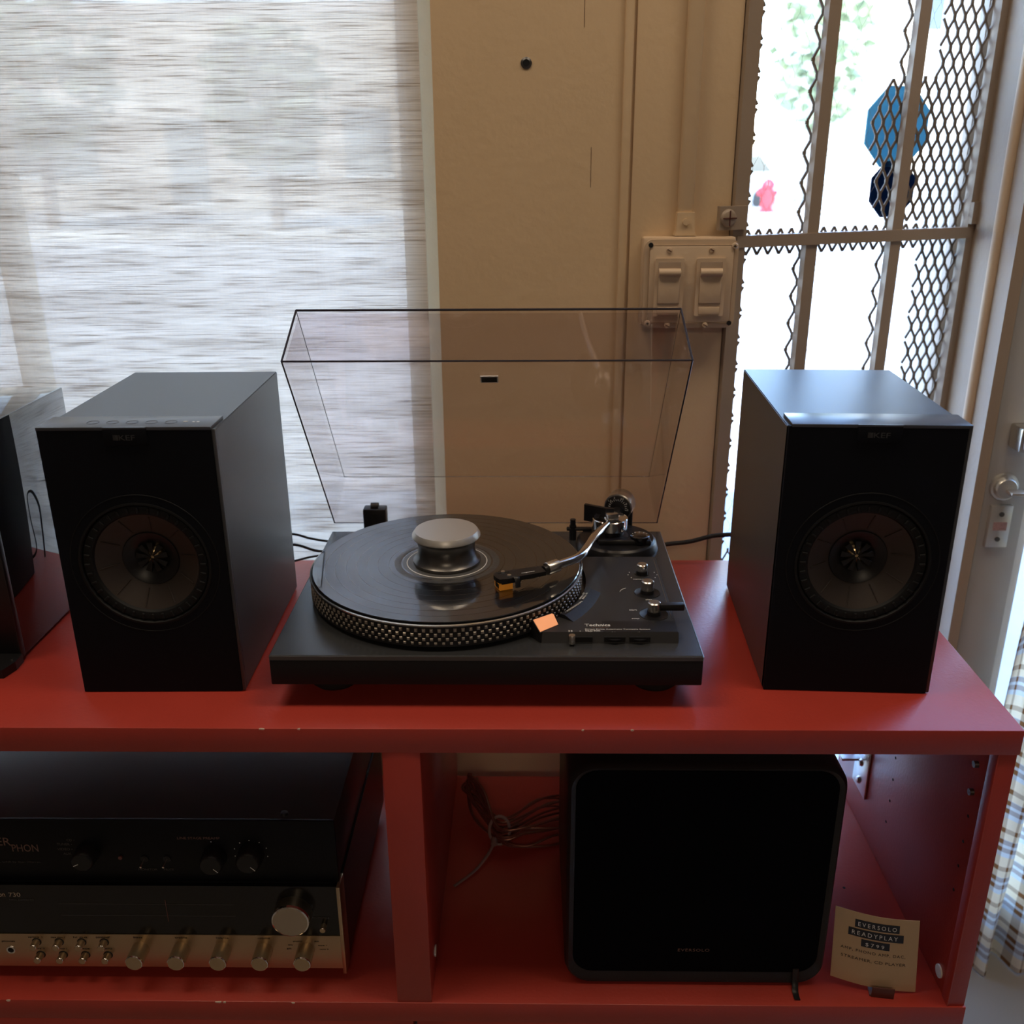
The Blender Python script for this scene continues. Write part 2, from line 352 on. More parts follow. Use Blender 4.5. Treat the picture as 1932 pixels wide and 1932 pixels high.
# jamb between the gate and the door
bm = bmesh.new(); add_prism(bm, [(.6265, WY-.006), (.642, WY-.006), (.642, .585), (.612, .585), (.612, .560), (.6265, .556)], FLZ, 1.5); struct(obj('trim_4', bm, GATEP))
struct(tube('trim_5', [(.624, .452, FLZ), (.624, .452, 1.5)], .0075, CREAM_G, k=0, seg=16))
# door: grey stile with lock and pull, glass beyond
d1 = struct(box('door_1', (.645, WY, FLZ+.01), (.706, WY+.042, 1.49), DOORGREY, None, .002))
def dpart(fn, par=d1):
    fn.parent = par; fn.location = fn.location-par.location; return fn
dpart(box('door_edge_highlight', (.706, WY+.004, FLZ+.01), (.718, WY+.042, 1.49), WHITE, None, .001))  # white strip puts the stile's edge highlight into the colour
dpart(box('pane', (.718, WY+.018, FLZ+.12), (1.55, WY+.024, 1.45), GLASS))
dpart(box('bottom_rail', (.718, WY, FLZ+.01), (1.62, WY+.042, FLZ+.12), DOORGREY, None, .002))
lk = dpart(lathe('lock_cylinder', [(0, .012), (.0135, .012), (.0150, .010), (.0165, .005), (.0195, .004), (.0205, 0)], (.6700, WY, .0783), LOCKM, None, axis=(0, -1, 0), seg=32))
o = box('thumb_turn', (.668, WY-.030, .0735), (.692, WY-.012, .0785), LOCKM, None, .0015); o.parent = lk; o.location = o.location-lk.location-d1.location
lp = dpart(box('lock_plate', (.6555, WY-.007, -.012), (.6865, WY, .0515), LOCKM, None, .001))
for z in (.001, .039):
    o = cyl('screw', (.671, WY-.0085, z), (.671, WY-.006, z), .0035, CLAMP_D, None, seg=14); o.parent = lp; o.location = o.location-lp.location-d1.location
o = box('red_label', (.662, WY-.0078, .0145), (.681, WY-.0065, .0270), P('worn_red_label', (.42, .26, .25), .6, var=.5, vscale=500), None); o.parent = lp; o.location = o.location-lp.location-d1.location
dpart(box('pull_bar', (.668, WY-.040, .142), (1.50, WY-.018, .166), SATIN, None, .003))
dpart(box('pull_bracket', (.664, WY-.034, .138), (.684, WY, .172), SATIN, None, .003))

# ================================================================== SECURITY GATE
gate = thing('security_gate', 'cream painted security gate of flat bars and expanded metal mesh over the glazing', 'gate', G(GL/2, 0, FLZ))
GZ0, GZ1 = FLZ+.01, 1.40
gobj('frame_bar', -.010, .0095, -.006, .008, GZ0, GZ1, GATEP, gate)
gobj('frame_bar', .366, .3795, -.006, .008, GZ0, GZ1, GATEP, gate)
for s in (.112, .2475): gobj('upright_bar', s-.0088, s+.0088, -.005, .006, GZ0, GZ1, GATEP, gate)
for z in (.4145, -.25, 1.08): gobj('cross_bar', -.004, .374, -.0075, .0045, z-.0075, z+.0075, GATEP, gate)
# expanded metal: bonds and slanted strands; narrowed in the open panes to mimic glare swallowing them
bm = bmesh.new(); cw, ch, bond = .0168, .0365, .0045
def strand(a, b_, wd):
    a = Vector(a); b_ = Vector(b_); d = (b_-a); n = Vector((-d.y, d.x)).normalized()*wd/2; q = []
    for off in ((.0085, .0105) if wd > .001 else (.0085, .0087)):
        for p in (a-n, b_-n, b_+n, a+n): q.append(bm.verts.new(G(p.x, off, p.y)))
    for f in ((0, 1, 2, 3), (7, 6, 5, 4), (0, 4, 5, 1), (1, 5, 6, 2), (2, 6, 7, 3), (3, 7, 4, 0)): bm.faces.new([q[i] for i in f])
def wd_at(s, z):
    if z < -.02: return .0018  # narrower low down, to let more daylight into the bay
    near = min(abs(s-x) for x in (.0105, .101, .123, .2365, .2585))
    if s > .300 - (z-.30)*.02: return .0032
    if ((s-.250)/.056)**2+((z-.553)/.062)**2 < 1 or ((s-.256)/.044)**2+((z-.474)/.046)**2 < 1: return .0032
    if s > .262 and .43 < z < .62: return .0032
    if near < .0065 or abs(z-.4145) < .0125: return .0032
    return .00022
ncol = int(.372/(cw/2)); nrow = int((.78+.30)/(ch/2))
for i in range(ncol):
    for j in range(nrow):
        if (i+j) % 2: continue
        s = .004+i*cw/2; z = -.30+j*ch/2; w = wd_at(s, z)
        strand((s, z-bond/2), (s, z+bond/2), w*1.5)
        for k in (-1, 1):
            s2 = s+k*cw/2; z2 = z+ch/2
            if .0 < s2 < .376:
                w2_ = min(wd_at((s+s2)/2, (z+z2)/2), 9)
                strand((s, z+bond/2), (s2, z2-bond/2), w2_)
stuff(obj('expanded_mesh', bm, P('mesh_paint', (.20, .16, .12), .45), gate))
# hinge straps with big slotted bolts
for s0, s1, s, z in ((-.034, .006, -.022, .4447), (.366, .400, .394, .441)):
    hs = gobj('hinge_strap', s0, s1, -.012, -.0045, z-.0145, z+.0145, GATEP, gate)
    bm = bmesh.new(); add_lathe(bm, [(0, .0042), (.008, .0038), (.0105, .002), (.0112, 0)], G(s, -.012, z), -GN, 28); hb = obj('hinge_bolt', bm, GATEP, hs, True)
    bm = bmesh.new(); gbox(bm, s-.0098, s+.0098, -.0170, -.0160, z-.0007, z+.0007); gbox(bm, s-.0007, s+.0007, -.0170, -.0160, z-.0095, z+.0095); obj('bolt_slot', bm, BROWN, hs)
# stickers on the glass behind the gate
def octagon(name, s, z, r, mat, label):
    bm = bmesh.new(); n = 8
    A = [bm.verts.new(G(s+r*math.cos(PI/8+PI/4*i), .0312, z+r*1.02*math.sin(PI/8+PI/4*i))) for i in range(n)]
    B = [bm.verts.new(G(s+r*math.cos(PI/8+PI/4*i), .0335, z+r*1.02*math.sin(PI/8+PI/4*i))) for i in range(n)]
    for i in range(n): bm.faces.new((A[i], A[(i+1) % n], B[(i+1) % n], B[i]))
    bm.faces.new(A); bm.faces.new(B[::-1])
    return tag(obj(name, bm, mat), label, 'sticker', 'stickers on the glass')
octagon('window_sticker', .2560, .5530, .0540, BLUE_ST, 'light blue octagonal sticker on the glass behind the mesh')
octagon('window_sticker', .2610, .4730, .0390, NAVY_ST, 'small navy octagonal sticker below the light blue one')

# ================================================================== WALL FITTINGS
rc = thing('cable_raceway', 'cream painted metal raceway running down the wall to the switch plate', 'raceway', (.199, WY-.0035, .425))
box('channel', (.1890, WY-.0165, .443), (.2090, WY-.0035, CLZ-.01), CREAM, rc, .004, seg=3)
ec = prism('end_fitting', [(.1855, .4235), (.2135, .4235), (.2105, .4300), (.2100, .4520), (.1880, .4520), (.1875, .4300)], WY-.0190, WY-.0035, CREAM, rc, XZ)
cyl('screw', (.199, WY-.0215, .4405), (.199, WY-.019, .4405), .0042, CREAM, ec, seg=18)
sw = thing('light_switch_plate', 'cream painted double rocker switch plate on a raised wall box', 'light switch', (.2055, WY, .3090))
box('wall_box', (.1450, WY-.0240, .3105), (.2640, WY-.0035, .4225), CREAM_G, sw, .004)
prism('cover_plate', rrect(.1475, .2665, .3085, .4200, .010), WY-.0290, WY-.0240, CREAM_G, sw, XZ, True)
pl = box('raised_face', (.1530, WY-.0325, .3150), (.2610, WY-.0290, .4130), CREAM_G, sw, .003)
for cx in (.1790, .2320):
    fr = prism('rocker_frame', rrect(cx-.0185, cx+.0185, .3245, .3975, .002, 3), WY-.0360, WY-.0325, CREAM_G, sw, XZ)
    box('recess', (cx-.0140, WY-.0366, .3400), (cx+.0140, WY-.0358, .3930), P('switch_recess', (.34, .25, .18), .4), fr, .0003)
    box('rocker', (cx-.0135, WY-.0380, .3410), (cx+.0135, WY-.0362, .3760), CREAM_G, fr, .0006)
    cyl('rocker_lip', (cx-.0138, WY-.0380, .3800), (cx+.0138, WY-.0380, .3800), .0052, CREAM_G, fr, seg=18)
    box('label_slot', (cx-.0135, WY-.0372, .3265), (cx+.0135, WY-.0358, .3365), CREAM_G, fr, .0008)
for x, z in ((.1780, .4070), (.2320, .4075), (.1800, .3120), (.2290, .3125)):
    sc = lathe('screw', [(0, .0018), (.0030, .0015), (.0038, 0)], (x, WY-.0325, z), CREAM_G, sw, axis=(0, -1, 0), seg=16)
    box('slot', (x-.0030, WY-.0346, z-.0004), (x+.0030, WY-.0342, z+.0004), BROWN, sc, rot=Matrix.Rotation(.5, 3, 'Y'))
for x, z, m in ((.1545, .4135, HOLE), (.2600, .3150, HOLE), (.2605, .4120, CREAM_G), (.1540, .3150, CREAM_G)):
    if m is HOLE: cyl('screw_hole', (x, WY-.0334, z), (x, WY-.0322, z), .0031, HOLE, sw, seg=18)
    else:
        q = lathe('screw', [(0, .0020), (.0032, .0016), (.0042, 0)], (x, WY-.0325, z), m, sw, axis=(0, -1, 0), seg=16)
        for a in (0, PI/2): box('slot', (x-.0018, WY-.0348, z-.0004), (x+.0018, WY-.0342, z+.0004), HOLE, q, rot=Matrix.Rotation(a, 3, 'Y'))

# ================================================================== BLIND
bl = thing('window_blind', 'woven natural linen roller blind glowing in front of the window', 'blind', (-.80, WY+.006, -.28))
bm = bmesh.new(); nx, nz = 60, 40; bx0, bx1, bz0, bz1 = -1.44, -.1345, -.28, 1.58
gv = [[bm.verts.new((bx0+(bx1-bx0)*i/nx, WY+.006+.0012*math.sin(i*.9)*math.sin(j*.35), bz0+(bz1-bz0)*j/nz)) for j in range(nz+1)] for i in range(nx+1)]
for i in range(nx):
    for j in range(nz): bm.faces.new((gv[i][j], gv[i+1][j], gv[i+1][j+1], gv[i][j+1]))
obj('fabric', bm, BLIND, bl, True)
cyl('roller', (bx0, WY+.010, 1.595), (bx1, WY+.010, 1.595), .018, PALE, bl)
box('hem_bar', (bx0, WY, -.295), (bx1, WY+.012, -.278), PALE, bl, .002)

# ================================================================== PLAID CURTAIN
bm = bmesh.new(); uvl = bm.loops.layers.uv.new('uv'); nx, nz = 72, 30; rows = []
for i in range(nx+1):
    u = i/nx; x = .712+.30*u
    rows.append([bm.verts.new((x-.018*(1-j/nz), .352+.020*math.sin(u*30)*(1.2-.4*j/nz)+.004*math.sin(j*.5+i), FLZ+.004+(1.06)*j/nz)) for j in range(nz+1)])
for i in range(nx):
    for j in range(nz):
        f = bm.faces.new((rows[i][j], rows[i+1][j], rows[i+1][j+1], rows[i][j+1]))
        for lp_, (a, c_) in zip(f.loops, ((i, j), (i+1, j), (i+1, j+1), (i, j+1))): lp_[uvl].uv = (a/nx*.48, c_/nz*1.06)
tag(obj('plaid_curtain', bm, PLAID, None, True), 'cream, blue and brown plaid curtain hanging beside the red shelf unit', 'curtain')

# ================================================================== RED SHELF UNIT
TX0, TX1, TY0, TY1 = -1.05, .4785, -.0813, .3300
ZT, ZB = -.0280, -.3545
su = thing('shelf_unit', 'red painted open shelf unit with thick top board and chipped edges', 'shelf unit', (-.28, .125, FLZ))
tb = box('top_board', (TX0, TY0, ZT), (TX1, TY1, 0), RED, su, .0012)
box('divider', (-.1458, TY0+.001, ZB), (-.1078, TY1, ZT), RED, su, .0008)
sp = box('side_panel', (.4590, TY0+.002, ZB), (.4770, TY1, ZT), RED, su, .0008)
box('edge_lipping', (.4578, TY0+.001, ZB), (.4592, TY0+.016, ZT), RED, sp, .0003)
box('side_panel', (TX0, TY0+.002, FLZ), (TX0+.038, TY1, ZT), RED, su, .0008)
bb = box('bottom_board', (TX0+.038, TY0, ZB-.0275), (TX1, TY1, ZB), RED, su, .0010)
box('lower_side_panel', (.4590, TY0+.004, FLZ), (.4770, TY1, ZB-.0275), RED, su, .0008)
for i, (a, b_) in enumerate(((-1.010, -.130), (-.126, .4570))): box('lower_front', (a, TY0+.003, FLZ+.03), (b_, TY0+.020, ZB-.0300), RED, su, .0010)
for y, z, big in ((-.0452, -.064, 1), (-.0464, -.097, 1), (-.0464, -.1276, 0), (-.0464, -.160, 0), (-.0464, -.192, 0), (-.0464, -.224, 0), (.140, -.092, 0), (.140, -.124, 0), (.140, -.156, 0), (.1422, -.188, 0), (.1399, -.2189, 0), (.1393, -.2507, 0), (.1404, -.2836, 0)):
    if big: cyl('shelf_pin', (.4590, y, z), (.4545, y, z), .0036, CLAMP_D, sp, seg=16)
    else: cyl('pin_hole', (.4593, y, z), (.4586, y, z), .0018, HOLE, sp, seg=12)
cyl('screw_cap', (.4590, -.0501, -.3351), (.4572, -.0501, -.3351), .0075, WHITE, sp, seg=24)
cyl('screw_cap', (-.1078, -.0330, -.3280), (-.1062, -.0330, -.3280), .0065, WHITE, su, seg=24)
# zinc corner bracket at the back of the right bay
br = box('corner_bracket', (.4560, .212, -.305), (.4590, .262, -.225), STEEL, sp, .001)
for y, z in ((.237, -.290), (.237, -.262), (.237, -.240)): lathe('screw', [(0, .004), (.004, .003), (.0055, 0)], (.4560, y, z), STEEL, br, axis=(-1, 0, 0), seg=16)
box('corner_bracket', (.4300, .240, -.262), (.4590, .258, -.258), STEEL, sp, .001)
# paint chips along the edges (each has its own shape)
def chip(x, y, z, w, h_, par, axis='y'):
    n = 7; poly = [((x+w*.5*math.cos(2*PI*i/n)*random.uniform(.6, 1.2)), (z+h_*.5*math.sin(2*PI*i/n)*random.uniform(.6, 1.2))) for i in range(n)]
    prism('paint_chip', poly, y-.0004, y+.0004, CHIP, par, XZ)
for x, w in ((-.262, .008), (-.225, .003), (.052, .003), (.10, .003)): chip(x, TY0-.0002, -.0006, w, .0022, tb)
for x, w in ((-.580, .006), (-.345, .010), (-.338, .004), (-.262, .004)): chip(x, TY0-.0002, ZB-.0008, w, .0025, bb)
cyl('pin_hole', (.4330, -.0500, ZB-.0002), (.4330, -.0500, ZB+.0003), .0020, HOLE, bb, seg=12)
cyl('pin_hole', (.4010, .1000, ZB-.0002), (.4010, .1000, ZB+.0003), .0018, HOLE, bb, seg=12)

# ================================================================== BOOKSHELF SPEAKERS
SW_, SD_, SH_ = .169, .2536, .285
def plate_hole(bm, x0, x1, z0, z1, cx, cz, r, y0, y1, seg=64):
    def ray(th):
        c, s = math.cos(th), math.sin(th); k = 1e9
        if c > 1e-9: k = min(k, (x1-cx)/c)
        if c < -1e-9: k = min(k, (x0-cx)/c)
        if s > 1e-9: k = min(k, (z1-cz)/s)
        if s < -1e-9: k = min(k, (z0-cz)/s)
        return (cx+c*k, cz+s*k)
    ths = [2*PI*i/seg for i in range(seg)]+[math.atan2(z-cz, x-cx) % (2*PI) for x in (x0, x1) for z in (z0, z1)]
    ths = sorted(set(round(t_, 6) for t_ in ths)); n = len(ths)
    I0 = [bm.verts.new((cx+r*math.cos(t_), y0, cz+r*math.sin(t_))) for t_ in ths]; I1 = [bm.verts.new((cx+r*math.cos(t_), y1, cz+r*math.sin(t_))) for t_ in ths]
    O0 = [bm.verts.new((ray(t_)[0], y0, ray(t_)[1])) for t_ in ths]; O1 = [bm.verts.new((ray(t_)[0], y1, ray(t_)[1])) for t_ in ths]
    for i in range(n):
        j = (i+1) % n
        for q in ((I0[i], I0[j], O0[j], O0[i]), (I1[j], I1[i], O1[i], O1[j]), (I0[j], I0[i], I1[i], I1[j]), (O0[i], O0[j], O1[j], O1[i])): bm.faces.new(q)
def speaker(loc, rz, label, buttons):
    s = thing('bookshelf_speaker', label, 'speaker', loc, rz, 'pair of graphite bookshelf speakers', local=True)
    bm = bmesh.new(); add_box(bm, (-SW_/2, .0055, .0015), (SW_/2, SD_, SH_-.002))
    ff = [f for f in bm.faces if all(abs(v.co.y-.0055) < 1e-6 for v in f.verts)]
    bmesh.ops.inset_region(bm, faces=ff, thickness=.010); bmesh.ops.translate(bm, verts=ff[0].verts, vec=(0, .07, 0))
    es = [e for e in bm.edges if all(v.co.y > .2 for v in e.verts) or (abs(abs(e.verts[0].co.x)-SW_/2) < 1e-5 and abs(e.verts[0].co.x-e.verts[1].co.x) < 1e-5 and abs(e.verts[0].co.z-e.verts[1].co.z) < 1e-5)]
    bmesh.ops.bevel(bm, geom=es, offset=.0008, segments=2, affect='EDGES')
    obj('cabinet', bm, SPK, s)
    bm = bmesh.new(); plate_hole(bm, -SW_/2+.001, SW_/2-.0035, .001, SH_-.001, 0, .145, .0655, 0., .0050)
    obj('baffle', bm, BAFFLE, s)
    box('side_bezel', (SW_/2-.0033, .0008, .0015), (SW_/2, .0052, SH_-.0015), SPK, s, .0004)
    tp_ = box('top_panel', (-SW_/2+.0005 if buttons else -SW_/2+.0035, -.0004, SH_-.0020), (SW_/2-.0030 if buttons else SW_/2-.0005, .0400, SH_+.0012), SPK_TOP, s, .0004)
    lip = box('badge_tab', (-.0205, -.0018, SH_-.0165), (.0205, .0002, SH_+.0009), BAFFLE, s, .0003)
    box('badge_lip', (-.0205, -.0019, SH_-.0004), (.0205, .0006, SH_+.0013), SPK_TOP, lip)
    bm = bmesh.new()
    for i in range(4): add_box(bm, (-.0112, -.0021, SH_-.0112+i*.0013), (-.0064, -.0017, SH_-.0102+i*.0013))
    add_box(bm, (-.0112, -.0021, SH_-.0112), (-.0086, -.0017, SH_-.0062)); obj('logo_mark', bm, LOGO_INK, lip)
    text('logo_lettering', 'KEF', (-.0056, -.0018, SH_-.0112), .0150, LOGO_INK, lip, height=.0050)
    if buttons:
        for i in range(5):
            q = lathe('touch_button', [(0, .0006), (.0048, .0006), (.0056, .0012), (.0060, .0010)], (-.036+i*.0187, .0165, SH_+.0004), P('touch_button_dark', (.045, .048, .056), .4) if i == 0 else bpy.data.materials['touch_button_dark'], tp_, seg=28)
        text('indicator_print', '* ••', (.0500, .0140, SH_+.0012), .016, WHITE_INK, tp_, ey=(0, 1, 0), height=.004)
    # coaxial driver
    C = (0, 0, .145); A = (0, -1, 0)
    lathe('trim_ring', [(.0730, .0000), (.0732, .0004), (.0738, .0004), (.0740, .0000)], C, SURR, s, axis=A)
    lathe('driver_ring', [(.0655, -.004), (.0655, .0010), (.0635, .0012), (.0625, -.0004), (.0625, -.006)], C, SURR, s, axis=A)
    sr = lathe('surround', [(.0626, -.0030), (.0610, -.0010), (.0570, -.0004), (.0530, -.0016), (.0515, -.0045)], C, SURR, s, axis=A, seg=80)
    bm = bmesh.new()
    for i in range(36):
        a = 2*PI*i/36; ca, sa = math.cos(a), math.sin(a)
        for r_ in (.0590,): 
            R = Matrix.Rotation(-a, 3, 'Y'); add_box(bm, (.0545, -.0008, .145-.0013), (.0605, .0014, .145+.0013), .0005, R, (0, 0, .145), 1)
    stuff(obj('surround_ribs', bm, P('surround_rib', (.010, .011, .013), .6, spec=.2) if 'surround_rib' not in bpy.data.materials else bpy.data.materials['surround_rib'], sr))
    cn = lathe('cone', [(.0516, -.0045), (.0500, -.0052), (.0400, -.0105), (.0285, -.0165)], C, CONE, s, axis=A, seg=80)
    for i in range(10):
        a = 2*PI*i/10+.15; bm = bmesh.new(); p0 = Vector((.0490, .0052, .145)); p1 = Vector((.0320, .0143, .145))
        add_tube(bm, [p0, p1], .0006, 6, 0); bmesh.ops.rotate(bm, verts=bm.verts, cent=(0, 0, .145), matrix=Matrix.Rotation(-a, 3, 'Y')); obj('cone_rib', bm, CONE, cn)
    wg = lathe('waveguide', [(.0287, -.0160), (.0280, -.0150), (.0265, -.0155), (.0180, -.0200), (.0105, -.0260)], C, BLACK_S, s, axis=A)
    dm = lathe('tweeter_dome', [(.0110, -.0260), (.0100, -.0235), (.0070, -.0210), (.0035, -.0198), (0, -.0194)], C, GOLD, s, axis=A)
    for i in range(9):
        a = 2*PI*i/9+.2; bm = bmesh.new()
        pts = [((.0020, -.0186), .0006), ((.0070, -.0190), .0016), ((.0120, -.0180), .0026), ((.0160, -.0185), .0030)]
        L_ = [bm.verts.new((r_, -h_, .145-w_)) for (r_, h_), w_ in pts]; R_ = [bm.verts.new((r_, -h_, .145+w_)) for (r_, h_), w_ in pts]
        L2 = [bm.verts.new((r_, -h_+.004, .145-w_)) for (r_, h_), w_ in pts]; R2 = [bm.verts.new((r_, -h_+.004, .145+w_)) for (r_, h_), w_ in pts]
        for q in range(3):
            for fc in ((L_[q], L_[q+1], R_[q+1], R_[q]), (L_[q], L2[q], L2[q+1], L_[q+1]), (R_[q], R_[q+1], R2[q+1], R2[q])): bm.faces.new(fc)
        bmesh.ops.rotate(bm, verts=bm.verts, cent=(0, 0, .145), matrix=Matrix.Rotation(-a, 3, 'Y')); obj('waveguide_fin', bm, BLACK_S, wg, True)
    box('foot_pad', (-SW_/2+.004, .008, 0), (SW_/2-.004, SD_-.006, .0016), RUBBER, s)
    return s
speaker((-.3805, -.0145, 0), .0135, 'graphite bookshelf speaker with touch buttons on top, in front of the blind', True)
speaker((.3269, -.0112, 0), -.0459, 'graphite bookshelf speaker with a plain blue-reflecting top, in front of the gate', False)

# ================================================================== GLOSSY BLACK CABINET AT THE LEFT EDGE
gb = thing('gloss_speaker', 'piano black speaker cabinet cut off by the left edge of the photo', 'speaker', (-.68, .15, 0))
box('cabinet', (-.800, .0580, .0030), (-.5630, .2470, .2635), BLACK_G, gb, .0015)
box('front_baffle', (-.802, .0480, .0030), (-.5610, .0580, .2640), BLACK, gb, .0025)
prism('foot', [(-.600, .0480), (-.5600, .0480), (-.5590, .0300), (-.5640, .0115), (-.600, .0115)], 0., .0100, BLACK_S, gb)
prism('foot', [(-.800, .0480), (-.760, .0480), (-.760, .0115), (-.800, .0115)], 0., .0100, BLACK_S, gb)
box('base_plate', (-.790, .060, 0), (-.575, .240, .0032), RUBBER, gb)
cyl('screw', (-.5640, .033, .0095), (-.5640, .033, .0112), .0012, STEEL, gb, seg=12)

# ================================================================== TURNTABLE
tt = thing('turntable', 'black direct drive turntable with raised clear dust cover, between the two speakers', 'turntable', (-.0435, .1225, 0))
PX0, PX1, PY0, PY1, PZ0, PZ1 = -.2590, .1720, -.0433, .2880, .0262, .0595
box('plinth', (PX0, PY0, PZ0), (PX1, PY1, PZ1-.0048), PLINTH_F, tt, .0015)
tpz = PZ1
bm = bmesh.new(); add_box(bm, (PX0, PY0, PZ1-.0050), (PX1, PY1, PZ1), .0012, None, None, 1); obj('top_plate', bm, PLINTH, tt)
box('front_trim', (PX0+.0005, PY0-.0004, PZ1-.0052), (PX1-.0005, PY0+.0010, PZ1-.0010), EDGE, tt)
box('side_trim', (PX1-.0010, PY0, PZ1-.0050), (PX1+.0004, PY1, PZ1-.0008), SATIN, tt)
for x in (-.2056, .1316):
    for y in (.0120, .2350):
        lathe('foot', [(0, 0), (.0230, 0), (.0270, .004), (.0275, .018), (.0250, .0265), (0, .0265)], (x, y, 0), RUBBER, tt, seg=40)
# platter
PC = Vector((-.0930, .1170, 0)); PR = .1520
pt = lathe('platter', [(0, .0640), (.1490, .0640), (.1528, .0650), (.1524, .0700), (.1518, .0860), (.1526, .0868), (.1530, .0882), (.1520, .0890), (.1480, .0892), (0, .0892)], (PC.x, PC.y, 0), BLACK_S, tt, seg=128)
lathe('rim_highlight_band', [(.1522, .0867), (.1534, .0874), (.1532, .0886), (.1518, .0891)], (PC.x, PC.y, 0), SATIN, pt, seg=128)
lathe('rubber_mat', [(0, .0892), (.1470, .0892), (.1475, .0897), (0, .0899)], (PC.x, PC.y, 0), RUBBER, pt, seg=96)
bm = bmesh.new()
for row, (z, n, hh) in enumerate(((.0828, 122, .0022), (.0777, 122, .0021), (.0729, 122, .0019), (.0685, 122, .0017))):
    for i in range(n):
        a = 2*PI*(i+.5*(row % 2))/n; c, s_ = math.cos(a), math.sin(a); R = .1522; wd = .0019
        e = Vector((-s_, c, 0)); n_ = Vector((c, s_, 0)); o0 = Vector((PC.x, PC.y, z))+n_*(R-.0006); q = []
        for d_, k_ in ((0, 1.), (.0014, .6)):
            for ee, zz in ((-1, -1), (1, -1), (1, 1), (-1, 1)): q.append(bm.verts.new(o0+n_*d_+e*ee*wd*k_+Vector((0, 0, zz*hh*k_))))
        for f in ((4, 5, 6, 7), (0, 1, 5, 4), (1, 2, 6, 5), (2, 3, 7, 6), (3, 0, 4, 7)): bm.faces.new([q[k_] for k_ in f])
stuff(obj('strobe_dots', bm, P('strobe_dot_metal', (.42, .37, .31), .35, metal=.7), pt))
for z in (.0800, .0752, .0708): lathe('groove_line', [(.1519, z-.0002), (.1523, z), (.1519, z+.0002)], (PC.x, PC.y, 0), BLACK, pt, seg=96)
# control panel: raised slab cut round the platter
ZP = .0705
arc = [(PC.x+.1575*math.cos(math.radians(a)), PC.y+.1575*math.sin(math.radians(a))) for a in range(-50, 24, 3)]
poly = [(.1510, -.0170), (.1510, .1780), (.0560, .1780)]+arc[::-1]+[(.0080, -.0080), (.0125, -.0170)]
bm = bmesh.new(); add_prism(bm, poly, PZ1, ZP)
for v in bm.verts:
    if v.co.z > ZP-1e-5 and v.co.y < -.016: v.co.y += .0035
cp = obj('control_panel', bm, PANEL, tt)
box('panel_line', (.1478, .0105, ZP-.0001), (.1482, .1700, ZP+.0002), SATIN, cp)
box('lower_band', (.0750, -.0130, ZP-.0002), (.1500, .0104, ZP+.00025), BLACK_S, cp)
# stroboscope pod: dark housing with the glowing orange window sloping towards the front
def poly3(name, vs, fs, mat, par):
    bm = bmesh.new(); V = [bm.verts.new(v) for v in vs]
    for f in fs: bm.faces.new([V[i] for i in f])
    return obj(name, bm, mat, par)
q = [(-.0005, -.0020, PZ1), (.0110, -.0165, PZ1), (.0300, .0010, PZ1), (.0245, .0150, PZ1), (.0010, -.0050, .0775), (.0110, -.0158, .0705), (.0296, .0010, .0705), (.0245, .0120, .0790), (.0036, -.0040, .0790), (.0235, .0160, .0775)]
pod = poly3('strobe_pod', [(-.0010, .0010, PZ1), (.0110, -.0170, PZ1), (.0305, .0005, PZ1), (.0235, .0170, PZ1), (.0000, .0000, .0780), (.0108, -.0160, .0706), (.0300, .0010, .0706), (.0232, .0165, .0780), (.0030, -.0035, .0790), (.0245, .0125, .0790)],
      [(0, 1, 5, 8, 4), (1, 2, 6, 5), (2, 3, 7, 9, 6), (3, 0, 4, 7), (4, 8, 9, 7), (5, 6, 9, 8), (0, 3, 2, 1)], BLACK_S, tt)
a0, a1, a2, a3 = Vector((.0030, -.0035, .0790)), Vector((.0245, .0125, .0790)), Vector((.0300, .0010, .0706)), Vector((.0108, -.0160, .0706))
nn = (a1-a0).cross(a3-a0).normalized(); nn = -nn if nn.z < 0 else nn
def inq(u, v): return (a0*(1-u)+a1*u)*(1-v)+(a3*(1-u)+a2*u)*v+nn*.0006
def inq2(u, v): return (a0*(1-u)+a1*u)*(1-v)+(a3*(1-u)+a2*u)*v-nn*.0006
pv = [(.03, .04), (.93, .04), (.99, .14), (.99, .95), (.03, .95)]
poly3('strobe_window', [inq(*p) for p in pv]+[inq2(*p) for p in pv], [(0, 1, 2, 3, 4), (9, 8, 7, 6, 5)]+[(i, (i+1) % 5, (i+1) % 5+5, i+5) for i in range(5)], LAMPORANGE, pod)
# sloping stroboscope scale beside the platter
bm = bmesh.new(); ring = []
for k in range(13):
    a = math.radians(-38+k*2.1); c, s_ = math.cos(a), math.sin(a)
    ring.append([bm.verts.new((PC.x+r_*c, PC.y+r_*s_, z)) for r_, z in ((.1580, ZP), (.1595, .0748), (.1650, .0748), (.1760, ZP))])
for A_, B_ in zip(ring, ring[1:]):
    for i in range(3): bm.faces.new((A_[i], A_[i+1], B_[i+1], B_[i]))
bm.faces.new(ring[0]); bm.faces.new(ring[-1][::-1])
ss = obj('strobe_scale', bm, BLACK_S, tt)
def arctext(s, adeg, r_, w, h_):
    a = math.radians(adeg); c, s_ = math.cos(a), math.sin(a)
    text('scale_lettering', s, (PC.x+r_*c, PC.y+r_*s_, .0748), w, WHITE_INK, ss, ex=(-s_, c, 0), ey=(-c, -s_, 0), height=h_)
arctext('• STROBOSCOPE', -36, .1628, .032, .0020); arctext('60Hz', -23.5, .1612, .0100, .0019); arctext('50Hz', -23.0, .1642, .0100, .0019); arctext('33', -19.2, .1612, .0045, .0019); arctext('45', -18.8, .1642, .0045, .0019)
